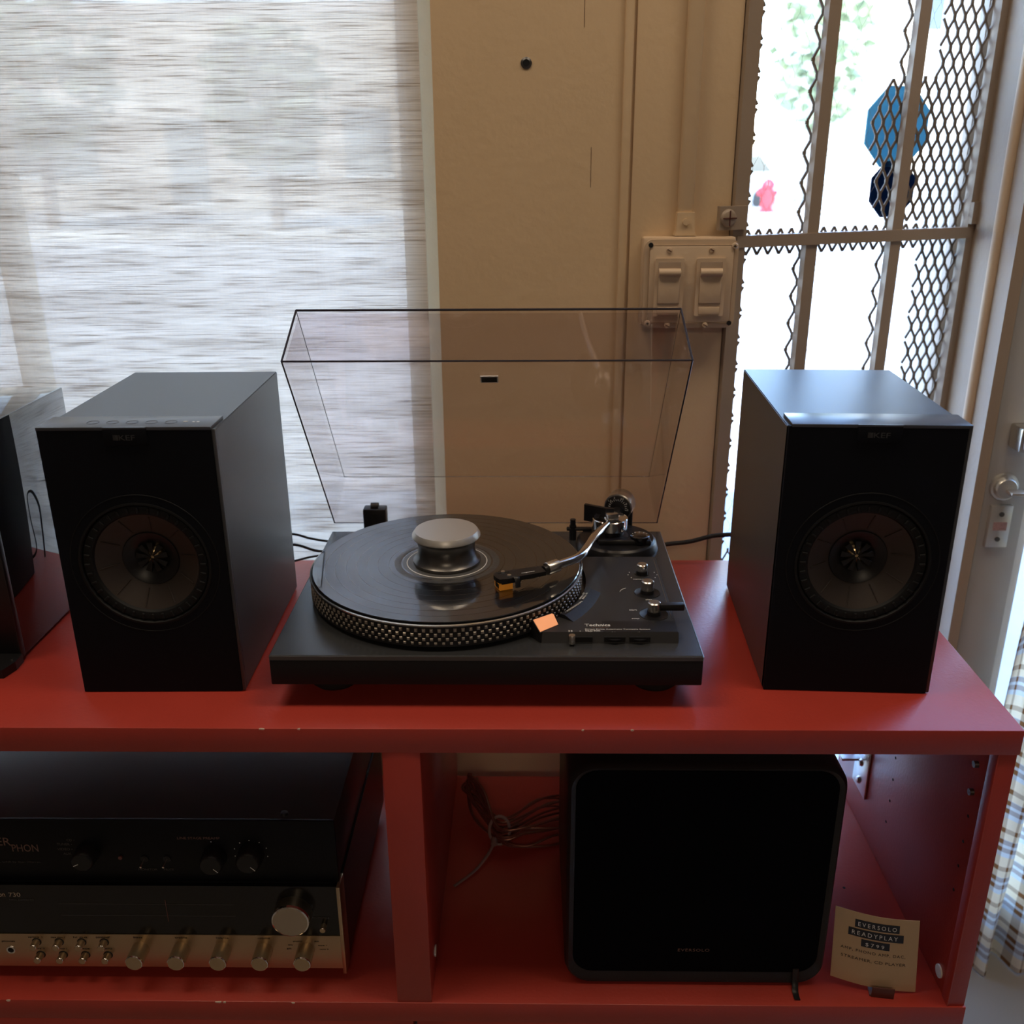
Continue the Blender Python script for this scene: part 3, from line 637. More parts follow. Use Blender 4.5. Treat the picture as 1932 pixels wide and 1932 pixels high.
# panel print
text('brand_lettering', 'Technics', (.0568, -.0012, ZP), .0262, WHITE_INK, cp, ey=(0, 1, 0), height=.0052, bold=.02)
text('brand_lettering', 'by Panasonic', (.0635, -.0046, ZP), .0180, COPPER_INK, cp, ey=(0, 1, 0), height=.0022)
text('model_lettering', 'Direct Drive Automatic Turntable System', (.0568, -.0090, ZP), .0660, WHITE_INK, cp, ey=(0, 1, 0), height=.0030)
text('model_lettering', 'SL-1900', (.0568, -.0126, ZP), .0150, WHITE_INK, cp, ey=(0, 1, 0), height=.0026)
for s_, x, y, w in (('start', .1060, .0345, .0080), ('stop', .1065, .0150, .0080), ('size', .1260, .0595, .0070), ('memo-repeat', .1180, .1125, .0200)): text('panel_lettering', s_, (x, y, ZP), w, WHITE_INK, cp, ey=(0, 1, 0), height=.0026)
for s_, x, w in (('33', .0415, .0042), ('•', .0530, .0012), ('45', .0610, .0042), ('+', .0790, .0018), ('33', .0855, .0042), ('–', .0950, .0018), ('+', .1040, .0018), ('45', .1105, .0042), ('–', .1200, .0018)):
    text('speed_lettering', s_, (x-.002, -.0132, ZP-.0003), w, WHITE_INK, cp, ey=(0, 1, 0))
for i, a in enumerate((150, 180, 215, 270, 325, 0, 30)):
    a = math.radians(a); box('dial_mark', (.1300+.0165*math.cos(a)-.0006, .1260+.0135*math.sin(a)-.0006, ZP), (.1300+.0165*math.cos(a)+.0006, .1260+.0135*math.sin(a)+.0006, ZP+.0002), WHITE_INK, cp)
tube('size_scale', [(.1130+.013*math.cos(a)*1.0, .0790+.012*math.sin(a), ZP+.0002) for a in [PI*.95-.12*k for k in range(9)]], .0003, WHITE_INK, cp, seg=6, k=0)
# knobs
def knob(x, y, r_, h_, well, mat=SATIN):
    k = lathe('control_knob', [(0, h_), (r_*.82, h_), (r_, h_-.0010), (r_*.93, .0045), (0, .0040)], (x, y, ZP), mat, tt, seg=36)
    lathe('knob_base', [(0, .0045), (r_*1.05, .0045), (r_*1.1, .0005), (0, .0004)], (x, y, ZP), BLACK_S, k, seg=36)
    lathe('knob_well', [(0, .0002), (well, .0003), (well*1.03, .0006), (well*1.06, 0)], (x, y, ZP), BLACK_S, k, seg=40)
    return k
k1 = knob(.1296, .1290, .0062, .0125, .0080); box('pointer', (.1285, .1150, ZP+.0085), (.1307, .1245, ZP+.0126), CHROME, k1, .0006)
k2 = knob(.1298, .0780, .0068, .0150, .0135)
k3 = knob(.1308, .0260, .0066, .0145, .0145)
box('cue_lever', (.1350, .0255, ZP+.0040), (.1625, .0330, ZP+.0115), BLACK, k3, .0012)
# front edge controls
for x0, x1 in ((.0405, .0640), (.0757, .0970), (.1011, .1222)): box('front_slot', (x0, -.0180, .0612), (x1, -.0150, .0668), HOLE, cp)
for x0, x1 in ((.0780, .0945), (.1035, .1198)): cyl('pitch_wheel', ((x0+x1)/2, -.0125, .0640), ((x0+x1)/2, -.0125, .0652), .0085, BLACK_S, cp, seg=32)
sk = lathe('speed_switch', [(0, .0070), (.0032, .0070), (.0037, .0062), (.0035, -.002), (0, -.002)], (.0430, -.0210, .0640), SATIN, tt, seg=24)
box('switch_stem', (.0405, -.0222, .0608), (.0455, -.0165, .0630), BLACK, sk, .0005)
# tonearm base and arm
ab = lathe('tonearm_base', [(0, .0130), (.0455, .0130), (.0480, .0110), (.0490, .0100), (.0510, .0020), (.0515, 0), (0, 0)], (.1100, .2360, PZ1), BLACK_S, tt, seg=72)
box('arm_lift_housing', (.0850, .2080, .0715), (.1500, .2220, .0790), BLACK_S, ab, .002)
box('arm_lift_housing', (.0800, .2200, .0715), (.1000, .2500, .0850), BLACK_S, ab, .003)
lathe('arm_pillar', [(0, .0880), (.0160, .0880), (.0175, .0850), (.0175, .0780), (.0230, .0760), (.0230, .0710), (0, .0710)], (.1010, .2360, 0), BLACK_S, ab, seg=40)
gm = lathe('gimbal', [(0, .0985), (.0095, .0985), (.0098, .0970), (.0108, .0970), (.0112, .0990), (.0212, .0990), (.0220, .0982), (.0220, .0858), (.0212, .0850), (0, .0850)], (.1010, .2360, 0), CHROME, tt, seg=64)
for i in range(3):
    a = math.radians(-75+i*120); bm = bmesh.new(); n = 10; P0 = []
    for k in range(n+1): th = a-.42+.84*k/n; P0.append((.1010+.0196*math.cos(th), .2360+.0196*math.sin(th)))
    for k in range(n+1): th = a+.42-.84*k/n; P0.append((.1010+.0140*math.cos(th), .2360+.0140*math.sin(th)))
    add_prism(bm, P0, .0986, .0993); obj('gimbal_window', bm, BLACK, gm)
lathe('pivot_cap', [(0, .1012), (.0060, .1010), (.0075, .0995), (.0078, .0985)], (.1010, .2360, 0), CHROME, gm, seg=32)
AX = Vector((.0188, .0595, 0)).normalized()      # rear direction of the arm
def ap(d, z, side=0.): p = Vector((.1010, .2360, z))+AX*d+Vector((AX.y, -AX.x, 0))*side; return p
box('arm_clip', (.0955, .2270, .0990), (.1100, .2360, .1060), SATIN, gm, .0008, Matrix.Rotation(.3, 3, 'Z'))
bm = bmesh.new(); add_prism(bm, [(.0695, .2560), (.0950, .2420), (.1060, .2400), (.1060, .2440), (.0960, .2470), (.0715, .2610)], .0870, .1085)
obj('anti_skate_bracket', bm, BLACK_S, tt)
stub = cyl('rear_stub', ap(.018, .0915), ap(.052, .0915), .0065, BLACK_S, tt, seg=24)
cwt = lathe('counterweight', [(0, 0), (.0165, 0), (.0182, .0010), (.0182, .0230), (.0168, .0250), (0, .0250)], ap(.044, .0960), SATIN, tt, axis=AX, seg=48)
lathe('weight_dial', [(0, .0016), (.0155, .0014), (.0165, .0008), (.0168, -.0015), (.0150, -.0020)], ap(.044, .0960), BLACK, cwt, axis=-AX, seg=48)
exd = Vector((AX.y, -AX.x, 0)); eyd = Vector((0, 0, 1))
for i in range(15):
    a = math.radians(-10+i*14); p0 = ap(.0422, .0960)+exd*math.cos(a)*.0098+eyd*math.sin(a)*.0098; p1 = ap(.0422, .0960)+exd*math.cos(a)*.0122+eyd*math.sin(a)*.0122
    tube('dial_tick', [p0, p1], .00025, WHITE_INK, cwt, seg=4, k=0)
for s_, ad in (('1.5', 140), ('2', 105), ('2.5', 68), ('3', 30), ('0', -5)):
    a = math.radians(ad); text('dial_number', s_, ap(.0421, .0960)+exd*(math.cos(a)*.0140-.0016)+eyd*(math.sin(a)*.0140-.0010), .0016*len(s_)**.8, WHITE_INK, cwt, ex=exd, ey=eyd, height=.0022)
armz = .1020
pts = [(.0960, .2190, .0960), (.0860, .1960, .0975), (.0765, .1690, .0995), (.0665, .1330, armz), (.0605, .1130, armz+.001), (.0525, .0975, armz+.0015), (.0400, .0850, armz+.002), (.0265, .0740, armz+.002), (.0180, .0665, armz+.002)]
tube('tonearm_tube', pts, .0048, CHROME, tt, seg=16, k=8)
c0, c1 = Vector((.0310, .0775, armz+.002)), Vector((.0150, .0640, armz+.002)); cd = (c1-c0).normalized()
lathe('locking_collar', [(0, 0), (.0066, 0), (.0072, .0006), (.0072, .0150), (.0066, .0160), (0, .0160)], c0, SATIN, tt, axis=cd, seg=28)
lathe('collar_ring', [(0, .0160), (.0050, .0160), (.0052, .0190), (.0046, .0205), (0, .0205)], c0, BLACK, tt, axis=cd, seg=28)
# headshell and cartridge
hd = Vector((-.9280, -.3730, 0)).normalized(); hs_ = Vector((hd.y, -hd.x, 0)); h0 = Vector((.0120, .0615, .1020))
def hp(a, b_, z): p = h0+hd*a+hs_*b_; return (p.x, p.y, z)
def hprism(name, poly, z0, z1, mat, par):
    return prism(name, poly, z0, z1, mat, par, lambda x, y, z: hp(x, y, z))
hsx = hprism('headshell', [(-.003, -.0085), (.0300, -.0095), (.0340, -.0115), (.0420, -.0112), (.0500, -.0095), (.0520, -.0040), (.0520, .0040), (.0490, .0095), (.0300, .0090), (-.003, .0075)], .1020, .1068, BLACK_S, tt)
cyl('mount_screw', hp(.0410, .0050, .1066), hp(.0410, .0050, .1088), .0022, STEEL, hsx, seg=18)
cyl('mount_screw', hp(.0380, -.0060, .1066), hp(.0380, -.0060, .1088), .0022, STEEL, hsx, seg=18)
hprism('screw_slot', [(.0340, .0042), (.0470, .0042), (.0470, .0058), (.0340, .0058)], .1068, .1070, HOLE, hsx)
tube('finger_lift', [hp(.0330, -.0080, .1060), hp(.0325, -.0120, .1080), hp(.0320, -.0150, .1050), hp(.0320, -.0160, .0975)], .0032, BLACK, hsx, seg=8, flat=.35)
text('headshell_lettering', 'nagaoka', hp(.0230, -.0040, .1068), .0150, WHITE_INK, hsx, ex=-hd, ey=Vector((hd.y, -hd.x, 0)) if (Vector((hd.y, -hd.x, 0))).y > 0 else Vector((-hd.y, hd.x, 0)), height=.0022)
for b_, mt in ((.0065, WIRE), (.0035, CHROME), (-.001, WIRE), (-.004, CHROME)): tube('lead_wire', [hp(-.004, b_*.4, .1005), hp(.010, b_, .0990), hp(.022, b_*.9, .0995)], .0004, SATIN, hsx, seg=5)
ct = hprism('cartridge_body', [(.0250, -.0078), (.0470, -.0080), (.0475, .0080), (.0250, .0078)], .0995, .1022, BLACK, hsx)
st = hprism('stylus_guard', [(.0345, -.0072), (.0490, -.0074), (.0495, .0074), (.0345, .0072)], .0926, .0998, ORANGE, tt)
hprism('guard_window', [(.0492, -.0045), (.0498, -.0045), (.0500, .0045), (.0494, .0045)], .0940, .0988, BLACK, st)
tube('stylus', [hp(.0430, 0, .0940), hp(.0450, 0, .0928), hp(.0462, 0, .0919)], .0005, STEEL, st, seg=6)
# arm rest, lift knob, stylus-force dial
ar = cyl('arm_rest', (.0560, .2600, PZ1), (.0560, .2600, .0790), .0045, BLACK_S, tt, seg=20)
box('rest_cradle', (.0480, .2560, .0720), (.0800, .2640, .0760), BLACK_S, ar, .0015); cyl('rest_hook', (.0560, .2600, .0780), (.0560, .2600, .0870), .0036, BLACK_S, ar, seg=16)
dl = lathe('anti_skate_dial', [(0, .0085), (.0105, .0085), (.0118, .0075), (.0122, 0), (0, 0)], (.1365, .2180, .0745), BLACK_G, tt, seg=40)
for i in range(7):
    a = math.radians(-20+i*36); box('dial_mark', (.1365+.0092*math.cos(a)-.0009, .2180+.0092*math.sin(a)-.0002, .0830), (.1365+.0092*math.cos(a)+.0009, .2180+.0092*math.sin(a)+.0003, .0832), WHITE_INK, dl)
# hinges
for x in (-.2020, .1200):
    hg = box('hinge', (x-.0150, .2870, .0430), (x+.0150, .3060, .0900), BLACK_S, tt, .002)
    box('hinge_slot', (x-.0040, .2862, .0640), (x+.0040, .2880, .0840), HOLE, hg); cyl('hinge_pin', (x-.0050, .2960, .0915), (x+.0050, .2960, .0915), .0050, BLACK, hg, seg=18)
# dust cover: moulded clear box, open towards us
LY, LZ, LA, LD, LH, LX = .3106, .0624, .9208, .3250, .0743, -.0448
ca, sa = math.cos(LA), math.sin(LA)
def LP(x, u, n): return Vector((LX+x, LY-u*ca+n*sa, LZ+u*sa+n*ca))
T_ = .0028
def shell(wr, wp, u0, u1, n1, n0=0.):
    return [LP(-wr, u0, n0), LP(wr, u0, n0), LP(wr, u1, n0), LP(-wr, u1, n0), LP(-wp, u0+.0, n1), LP(wp, u0+.0, n1), LP(wp, u1-.0015, n1), LP(-wp, u1-.0015, n1)]
OUT = shell(.2150, .2095, 0., LD, LH); INN = shell(.2150-T_, .2095-T_, T_, LD-T_, LH-T_)
bm = bmesh.new(); A_ = [bm.verts.new(v) for v in OUT]; B_ = [bm.verts.new(v) for v in INN]
for V, flip in ((A_, 1), (B_, -1)):
    for f in ((4, 5, 6, 7), (0, 1, 5, 4), (1, 2, 6, 5), (2, 3, 7, 6), (3, 0, 4, 7)): bm.faces.new([V[i] for i in f][::flip])
for i in range(4): j = (i+1) % 4; bm.faces.new((A_[i], A_[j], B_[j], B_[i]))
dc = obj('dust_cover', bm, ACRYL, tt)
for i, j, r_ in ((7, 6, .0013), (3, 2, .0010), (3, 7, .0012), (2, 6, .0012), (0, 3, .0009), (1, 2, .0009), (0, 1, .0006), (4, 7, .0004), (5, 6, .0004), (4, 5, .0004)):
    tube('cover_edge', [OUT[i], OUT[j]], r_, ACRYL_EDGE, dc, seg=8, k=0)
def lquad(name, x0, x1, u0, u1, n0, n1, mat):
    vs = [LP(x, u, n) for n in (n0, n1) for x, u in ((x0, u0), (x1, u0), (x1, u1), (x0, u1))]
    return poly3(name, vs, [(0, 1, 2, 3), (7, 6, 5, 4), (0, 4, 5, 1), (1, 5, 6, 2), (2, 6, 7, 3), (3, 7, 4, 0)], mat, dc)
lquad('cover_emblem', -.0130, .0085, .205, .2165, LH-.0040, LH-.0026, P('emblem_silver', (.75, .74, .72), .4, metal=.3)); lquad('cover_emblem_face', -.0115, .0070, .2065, .2150, LH-.0046, LH-.0038, BLACK_G)

# ================================================================== RECORD AND WEIGHT
rec = thing('vinyl_record', 'black vinyl record lying on the turntable platter', 'record', (PC.x, PC.y, .0900))
lathe('disc', [(0, .0900), (.1500, .0900), (.1507, .0908), (.1500, .0916), (.1470, .0914), (.0500, .0914), (0, .0914)], (PC.x, PC.y, 0), VINYL, rec, seg=160)
for r_ in (.0655, .0780, .0900, .1015, .1130, .1250, .1370): lathe('track_gap', [(r_-.00035, .09145), (r_, .09150), (r_+.00035, .09145)], (PC.x, PC.y, 0), BLACK_G, rec, seg=128)
lb = lathe('paper_label', [(0, .0916), (.0490, .0916), (.0500, .0914)], (PC.x, PC.y, 0), P('record_label', (.090, .092, .094), .35), rec, seg=96)
lathe('label_ring', [(.0520, .09143), (.0525, .0916), (.0590, .0916), (.0595, .09143)], (PC.x, PC.y, 0), P('run_out_ring', (.055, .056, .058), .3, var=.8, vscale=240), rec, seg=96)
lathe('label_ring', [(.0445, .0916), (.0447, .0918), (.0455, .0918), (.0457, .0916)], (PC.x, PC.y, 0), WHITE_INK, lb, seg=96)
cw_ = thing('record_weight', 'grey metal record weight with a flat top, standing on the record', 'record weight', (PC.x, PC.y, .0918))
lathe('body', [(0, .0918), (.0375, .0918), (.0382, .0930), (.0380, .0955), (.0345, .0985), (.0325, .1040), (.0318, .1110), (.0328, .1170), (.0350, .1210), (.0378, .1230)], (PC.x, PC.y, 0), CLAMP_D, cw_, seg=96)
lathe('cap', [(.0376, .1228), (.0384, .1236), (.0384, .1252), (.0350, .1302), (0, .1302)], (PC.x, PC.y, 0), CLAMP, cw_, seg=96)

# ================================================================== CABLES ON THE TABLE
tag(tube('audio_cable', [(-.345, .262, .070), (-.3128, .30, .0504), (-.2921, .302, .0435), (-.2641, .304, .0381), (-.225, .298, .040)], .0016, RUBBER), 'thin black cable highest of the three behind the left speaker', 'cable', 'cables behind the left speaker')
tag(tube('audio_cable', [(-.345, .262, .050), (-.3127, .30, .0351), (-.283, .304, .0243), (-.240, .302, .026)], .0018, RUBBER), 'black cable in the middle of the three behind the left speaker', 'cable', 'cables behind the left speaker')
tag(tube('audio_cable', [(-.345, .262, .018), (-.3124, .295, .0142), (-.2835, .302, .0181), (-.235, .302, .019)], .0015, RUBBER), 'black cable lowest of the three behind the left speaker', 'cable', 'cables behind the left speaker')
tag(tube('power_cable', [(.150, .296, .028), (.1803, .310, .0309), (.2141, .310, .0355), (.2488, .309, .0447), (.285, .300, .050), (.320, .285, .055)], .0030, RUBBER), 'thick black cable running from the turntable behind the right speaker', 'cable')
tag(tube('strap_cable', [(-.470, .300, .004), (-.475, .292, .06), (-.478, .285, .10), (-.465, .280, .125), (-.450, .275, .120), (-.452, .272, .08), (-.462, .270, .03), (-.430, .275, .005), (-.390, .285, .004)], .0040, BLACK, flat=.4), 'black looped strap cable standing behind the left speaker', 'cable')

# ================================================================== RECEIVER AND PREAMPLIFIER IN THE LEFT BAY
RX0, RX1, RY, RZ0, RZ1 = -.650, -.2063, -.0496, ZB+.0165, -.2225
rv = thing('receiver', 'vintage receiver with champagne lower panel and big tuning knob, in the left bay', 'receiver', (-.43, .10, ZB))
box('chassis', (RX0+.003, RY+.004, RZ0), (RX1-.006, .250, RZ1), BLACK, rv, .001)
for x in (RX0+.04, RX1-.05):
    for y in (RY+.03, .21): cyl('foot', (x, y, ZB), (x, y, RZ0), .012, RUBBER, rv, seg=24)
box('dial_glass', (RX0+.003, RY, -.2905), (RX1-.0040, RY+.005, RZ1), P('dial_black_glass', (.004, .0045, .006), .18), rv)
fp = box('lower_panel', (RX0+.003, RY-.001, -.3370), (RX1-.0040, RY+.005, -.2905), BRASSY, rv)
for sgn, x in ((1, RX1-.0040), (-1, RX0)): box('side_trim', (x, RY-.003, -.3430), (x+.0040, RY+.020, RZ1+.0012), BRASSY, rv, .0004)
box('side_cheek', (RX1-.0060, RY+.020, RZ0), (RX1-.0005, .250, RZ1), BLACK_S, rv)
def fknob(name, x, z, r_, L_, mat, par, y0=RY-.001, ring=CHROME):
    k = lathe(name, [(0, L_), (r_*.90, L_), (r_, L_-r_*.12), (r_, 0), (0, 0)], (x, y0, z), mat, par, axis=(0, -1, 0), seg=36)
    lathe('knob_rim', [(r_*.90, L_+.0001), (r_*.97, L_-r_*.03), (r_*1.01, L_-r_*.14)], (x, y0, z), ring, k, axis=(0, -1, 0), seg=36)
    return k
for x in (-.4370, -.3905, -.3440, -.2975, -.2505): fknob('tone_knob', x, -.3105, .0098, .0215, BRASSY, rv)
fknob('tuning_knob', -.2602, -.2570, .0210, .0160, P('tuning_knob_face', (.50, .43, .33), .30, metal=1.), rv, RY)
fknob('push_button', -.2280, -.2765, .0032, .0080, BRASSY, rv, RY)
for i in range(4):
    for zz, dx in ((-.3015, 0.), (-.3200, .0015)): 
        k = fknob('push_button', -.5535+i*.0255+dx, zz, .0042, .0100, BRASSY, rv)
        lathe('button_hole', [(.0042, .0004), (.0052, .0004), (.0054, 0)], (-.5535+i*.0255+dx, RY-.001, zz), DARK_INK, k, axis=(0, -1, 0), seg=20)
jk = lathe('headphone_jack', [(.0030, -.001), (.0034, .0012), (.0050, .0012), (.0054, 0)], (-.5845, RY-.001, -.3130), CHROME, rv, axis=(0, -1, 0), seg=24); cyl('jack_hole', (-.5845, RY-.0016, -.3130), (-.5845, RY, -.3130), .0034, HOLE, jk, seg=20)
text('brand_lettering', 'harman/kardon', (-.6240, RY-.0001, -.2385), .0470, P('gold_print', (.55, .42, .30), .5), rv, height=.0066, bold=.01)
text('model_lettering', '730', (-.5730, RY-.0001, -.2385), .0130, P('gold_print_2', (.45, .36, .27), .5), rv, height=.0058)
text('model_lettering', 'twin powered', (-.5735, RY-.0001, -.2435), .0270, GREY_INK, rv, height=.0032)
text('panel_lettering', 'fm muting', (-.2400, RY-.0001, -.2660), .0190, GREY_INK, rv, height=.0030)
text('panel_lettering', 'phones', (-.5930, RY-.001, -.3020), .0150, DARK_INK, rv, height=.0028)
for i, s_ in enumerate(('bass', 'treble', 'balance', 'volume')): text('panel_lettering', s_, (-.4430+i*.0465, RY-.001, -.2952), .0140 if i else .0100, DARK_INK, rv, height=.0024)
for i, s_ in enumerate(('spkrs 1', 'tape mon 1', 'hi cut', 'contour')): text('panel_lettering', s_, (-.5620+i*.0255, RY-.001, -.2955), .0160, DARK_INK, rv, height=.0022)
for i, s_ in enumerate(('spkrs 2', 'tape mon 2', 'lo cut', 'mono')): text('panel_lettering', s_, (-.5610+i*.0255, RY-.001, -.3120), .0150, DARK_INK, rv, height=.0022)
for s_, x, z in (('phono', -.2640, -.2990), ('aux', -.2400, -.2990), ('fm', -.2700, -.3045), ('am', -.2720, -.3100), ('tape 1', -.2365, -.3045), ('tape 2', -.2350, -.3100)): text('panel_lettering', s_, (x, RY-.001, z), .010 if len(s_) > 3 else .005, DARK_INK, rv, height=.0018)
for z in (-.2480, -.2640): box('dial_line', (-.5200, RY-.0003, z-.0002), (-.3250, RY+.0002, z+.0002), GREY_INK, rv)
box('dial_pointer', (-.4010, RY-.0004, -.2720), (-.4004, RY+.0002, -.2420), P('pointer_red', (.18, .08, .07), .5), rv)
# preamplifier
AY = -.0436; AZ0, AZ1 = RZ1+.0015, -.1408; AX0, AX1 = -.645, -.2085
pa = thing('preamplifier', 'plain black preamplifier stacked on top of the receiver', 'preamplifier', (-.43, .08, AZ0))
box('case', (AX0, AY+.003, AZ0+.002), (AX1, .215, AZ1), P('case_black', (.030, .033, .040), .34, bump=.05, bscale=700), pa, .001)
box('faceplate', (AX0, AY, AZ0), (AX1, AY+.004, AZ1+.0004), P('faceplate_black', (.0035, .004, .006), .45, spec=.2), pa, .0004)
lathe('lid_screw', [(0, .0030), (.0035, .0026), (.0045, 0)], (-.2640, AY+.012, AZ1), BLACK, pa, seg=20)
def pknob(x, z, r_, ang):
    k = lathe('rotary_knob', [(0, .0170), (r_*.86, .0170), (r_, .0150), (r_*1.08, .0020), (r_*1.1, 0), (0, 0)], (x, AY, z), BLACK_S, pa, axis=(0, -1, 0), seg=14)
    c, s_ = math.cos(ang), math.sin(ang)
    tube('pointer_line', [(x+c*r_*.35, AY-.0171, z+s_*r_*.35), (x+c*r_*.85, AY-.0171, z+s_*r_*.85)], .0004, WHITE_INK, k, seg=5, k=0)
pknob(-.4790, -.1830, .0120, math.radians(205)); pknob(-.3410, -.1870, .0125, math.radians(-45)); pknob(-.3010, -.1840, .0130, math.radians(-45))
for i, a in enumerate((200, 165, 130, 95, 60, 25, -15)):
    a = math.radians(a-3); box('dial_dot', (-.3010+.0185*math.cos(a)-.0005, AY-.0003, -.1820+.0160*math.sin(a)-.0005), (-.3010+.0185*math.cos(a)+.0005, AY+.0002, -.1820+.0160*math.sin(a)+.0005), WHITE_INK, pa)
for x, z in ((-.3430, -.1680),): box('dial_dot', (x-.0005, AY-.0003, z-.0005), (x+.0005, AY+.0002, z+.0005), WHITE_INK, pa)
cyl('indicator_lamp', (-.4441, AY, -.1890), (-.4441, AY-.0020, -.1890), .0022, P('indicator_red', (.16, .05, .04), .3), pa, seg=18)
for x, lean in ((-.4180, -.0035), (-.3935, -.0035)):
    tg_ = lathe('toggle_switch', [(0, .0016), (.0040, .0016), (.0044, 0)], (x, AY, -.1905), BLACK_S, pa, axis=(0, -1, 0), seg=20)
    tube('toggle_lever', [(x, AY-.001, -.1905), (x+lean*.3, AY-.0110, -.1935)], .0013, CHROME, tg_, seg=10, k=0)
text('brand_lettering', 'SUPER', (-.6020, AY-.0001, -.1740), .0410, COPPER_INK, pa, height=.0105)
text('brand_lettering', 'PHON', (-.5610, AY-.0001, -.1820), .0285, COPPER_INK, pa, height=.0095)
text('brand_lettering', 'EL LINE by Stan Warren', (-.5810, AY-.0001, -.1970), .0480, GREY_INK, pa, height=.0028)
for s_, x, z in (('CD •', -.4995, -.1660), ('TUNER •', -.5110, -.1715), ('VIDEO •', -.5115, -.1780), ('AUX', -.5060, -.1840)): text('panel_lettering', s_, (x, AY-.0001, z-.002), .0165 if len(s_) > 4 else .0085, GREY_INK, pa, height=.0030)
text('panel_lettering', 'MONITOR', (-.4270, AY-.0001, -.2065), .0210, GREY_INK, pa, height=.0026); text('panel_lettering', 'MUTE', (-.3990, AY-.0001, -.2065), .0110, GREY_INK, pa, height=.0026)
text('panel_lettering', 'LINE STAGE PREAMP', (-.3790, AY-.0001, -.1645), .0460, COPPER_INK, pa, height=.0030)
tag(tube('audio_cable', [(-.165, .20, ZB+.20), (-.160, .16, ZB+.235), (-.158, .12, ZB+.230), (-.160, .08, ZB+.15), (-.170, .13, ZB+.01)], .0022, RUBBER), 'dark cable hanging between the receiver and the red divider', 'cable')

# ================================================================== STREAMER SPEAKER, CARD AND COIL IN THE RIGHT BAY
EX0, EX1, EZ0, EZ1, EY = .0395, .3290, ZB, -.0610, -.0545
ev = thing('streaming_amplifier', 'large black rounded all-in-one player standing in the right bay', 'audio player', (.184, .06, ZB))
bm = bmesh.new(); cx, cz = (EX0+EX1)/2, (EZ0+EZ1)/2
def ering(dx, dz0, dz1, r_, y): return [bm.verts.new((x, y, z)) for x, z in rrect(EX0+dx, EX1-dx, EZ0+dz0, EZ1-dz1, r_, 10)]
rings = [ering(.004, .004, .004, .026, .170), ering(0, 0, 0, .030, .164), ering(0, 0, 0, .030, -.046), ering(.0015, .0015, .0015, .0290, -.0510), ering(.004, .005, .004, .0270, -.0540), ering(.0090, .0170, .0080, .0230, -.0510), ering(.0095, .0175, .0085, .0228, -.0440)]
for A_, B_ in zip(rings, rings[1:]):
    n = len(A_)
    for i in range(n): bm.faces.new((A_[i], A_[(i+1) % n], B_[(i+1) % n], B_[i]))
bm.faces.new(rings[0]); bm.faces.new(rings[-1][::-1])
obj('shell', bm, P('player_shell', (.014, .0145, .017), .38, spec=.4), ev, True)
gr = prism('front_grille', rrect(EX0+.0096, EX1-.0096, EZ0+.0176, EZ1-.0086, .0225, 10), -.0515, -.0445, P('grille_cloth', (.0030, .0035, .0060), .9, spec=.05, bump=.2, bscale=2500), ev, XZ)
text('brand_lettering', 'EVERSOLO', (.1650, -.0516, -.3075), .0350, COPPER_INK, gr, height=.0038, space=1.15)
tg2 = tube('fabric_tab', [(.2975, -.0535, -.3300), (.2975, -.0565, -.3450), (.2965, -.0640, ZB+.0016), (.2963, -.0740, ZB+.0012)], .0009, BLACK, ev, seg=8, flat=3.8)
# price card
BL_, TL_, BR_, TR_ = Vector((.3385, -.0490, -.3440)), Vector((.3340, -.0480, -.2455)), Vector((.4297, -.0627, -.3528)), Vector((.4206, -.0627, -.2522))
cd_ = thing('price_card', 'brown price card with black label strips beside the black player', 'card', (.385, -.056, ZB))
def cpnt(u, v, off=0.):
    p = (BL_*(1-u)+BR_*u)*(1-v)+(TL_*(1-u)+TR_*u)*v; ex = (BR_-BL_).normalized(); ey = (TL_-BL_).normalized(); n = ex.cross(ey).normalized()
    return p+n*.0055*math.sin(PI*u)+n*off
bm = bmesh.new(); nu, nv = 14, 2
fr_ = [[bm.verts.new(cpnt(i/nu, j/nv)) for j in range(nv+1)] for i in range(nu+1)]; bk = [[bm.verts.new(cpnt(i/nu, j/nv, -.0005)) for j in range(nv+1)] for i in range(nu+1)]
for i in range(nu):
    for j in range(nv): bm.faces.new((fr_[i][j], fr_[i+1][j], fr_[i+1][j+1], fr_[i][j+1])); bm.faces.new((bk[i][j+1], bk[i+1][j+1], bk[i+1][j], bk[i][j]))
for i in range(nu):
    for j in (0, nv): bm.faces.new((fr_[i][j], bk[i][j], bk[i+1][j], fr_[i+1][j]))
for j in range(nv):
    for i in (0, nu): bm.faces.new((fr_[i][j], fr_[i][j+1], bk[i][j+1], bk[i][j]))
obj('card', bm, CARD, cd_, True)
def cardstrip(u0, u1, v0, v1, tilt):
    bm = bmesh.new(); n = 10; F = []; B = []
    for i in range(n+1):
        u = u0+(u1-u0)*i/n; dv = tilt*(i/n)
        F.append((bm.verts.new(cpnt(u, v0+dv, .0005)), bm.verts.new(cpnt(u, v1+dv, .0005)))); B.append((bm.verts.new(cpnt(u, v0+dv, .0001)), bm.verts.new(cpnt(u, v1+dv, .0001))))
    for i in range(n):
        bm.faces.new((F[i][0], F[i+1][0], F[i+1][1], F[i][1])); bm.faces.new((F[i][0], B[i][0], B[i+1][0], F[i+1][0])); bm.faces.new((F[i][1], F[i+1][1], B[i+1][1], B[i][1]))
    for k in (0, n): bm.faces.new((F[k][0], F[k][1], B[k][1], B[k][0]))
    return obj('label_strip', bm, NAVY, cd_)
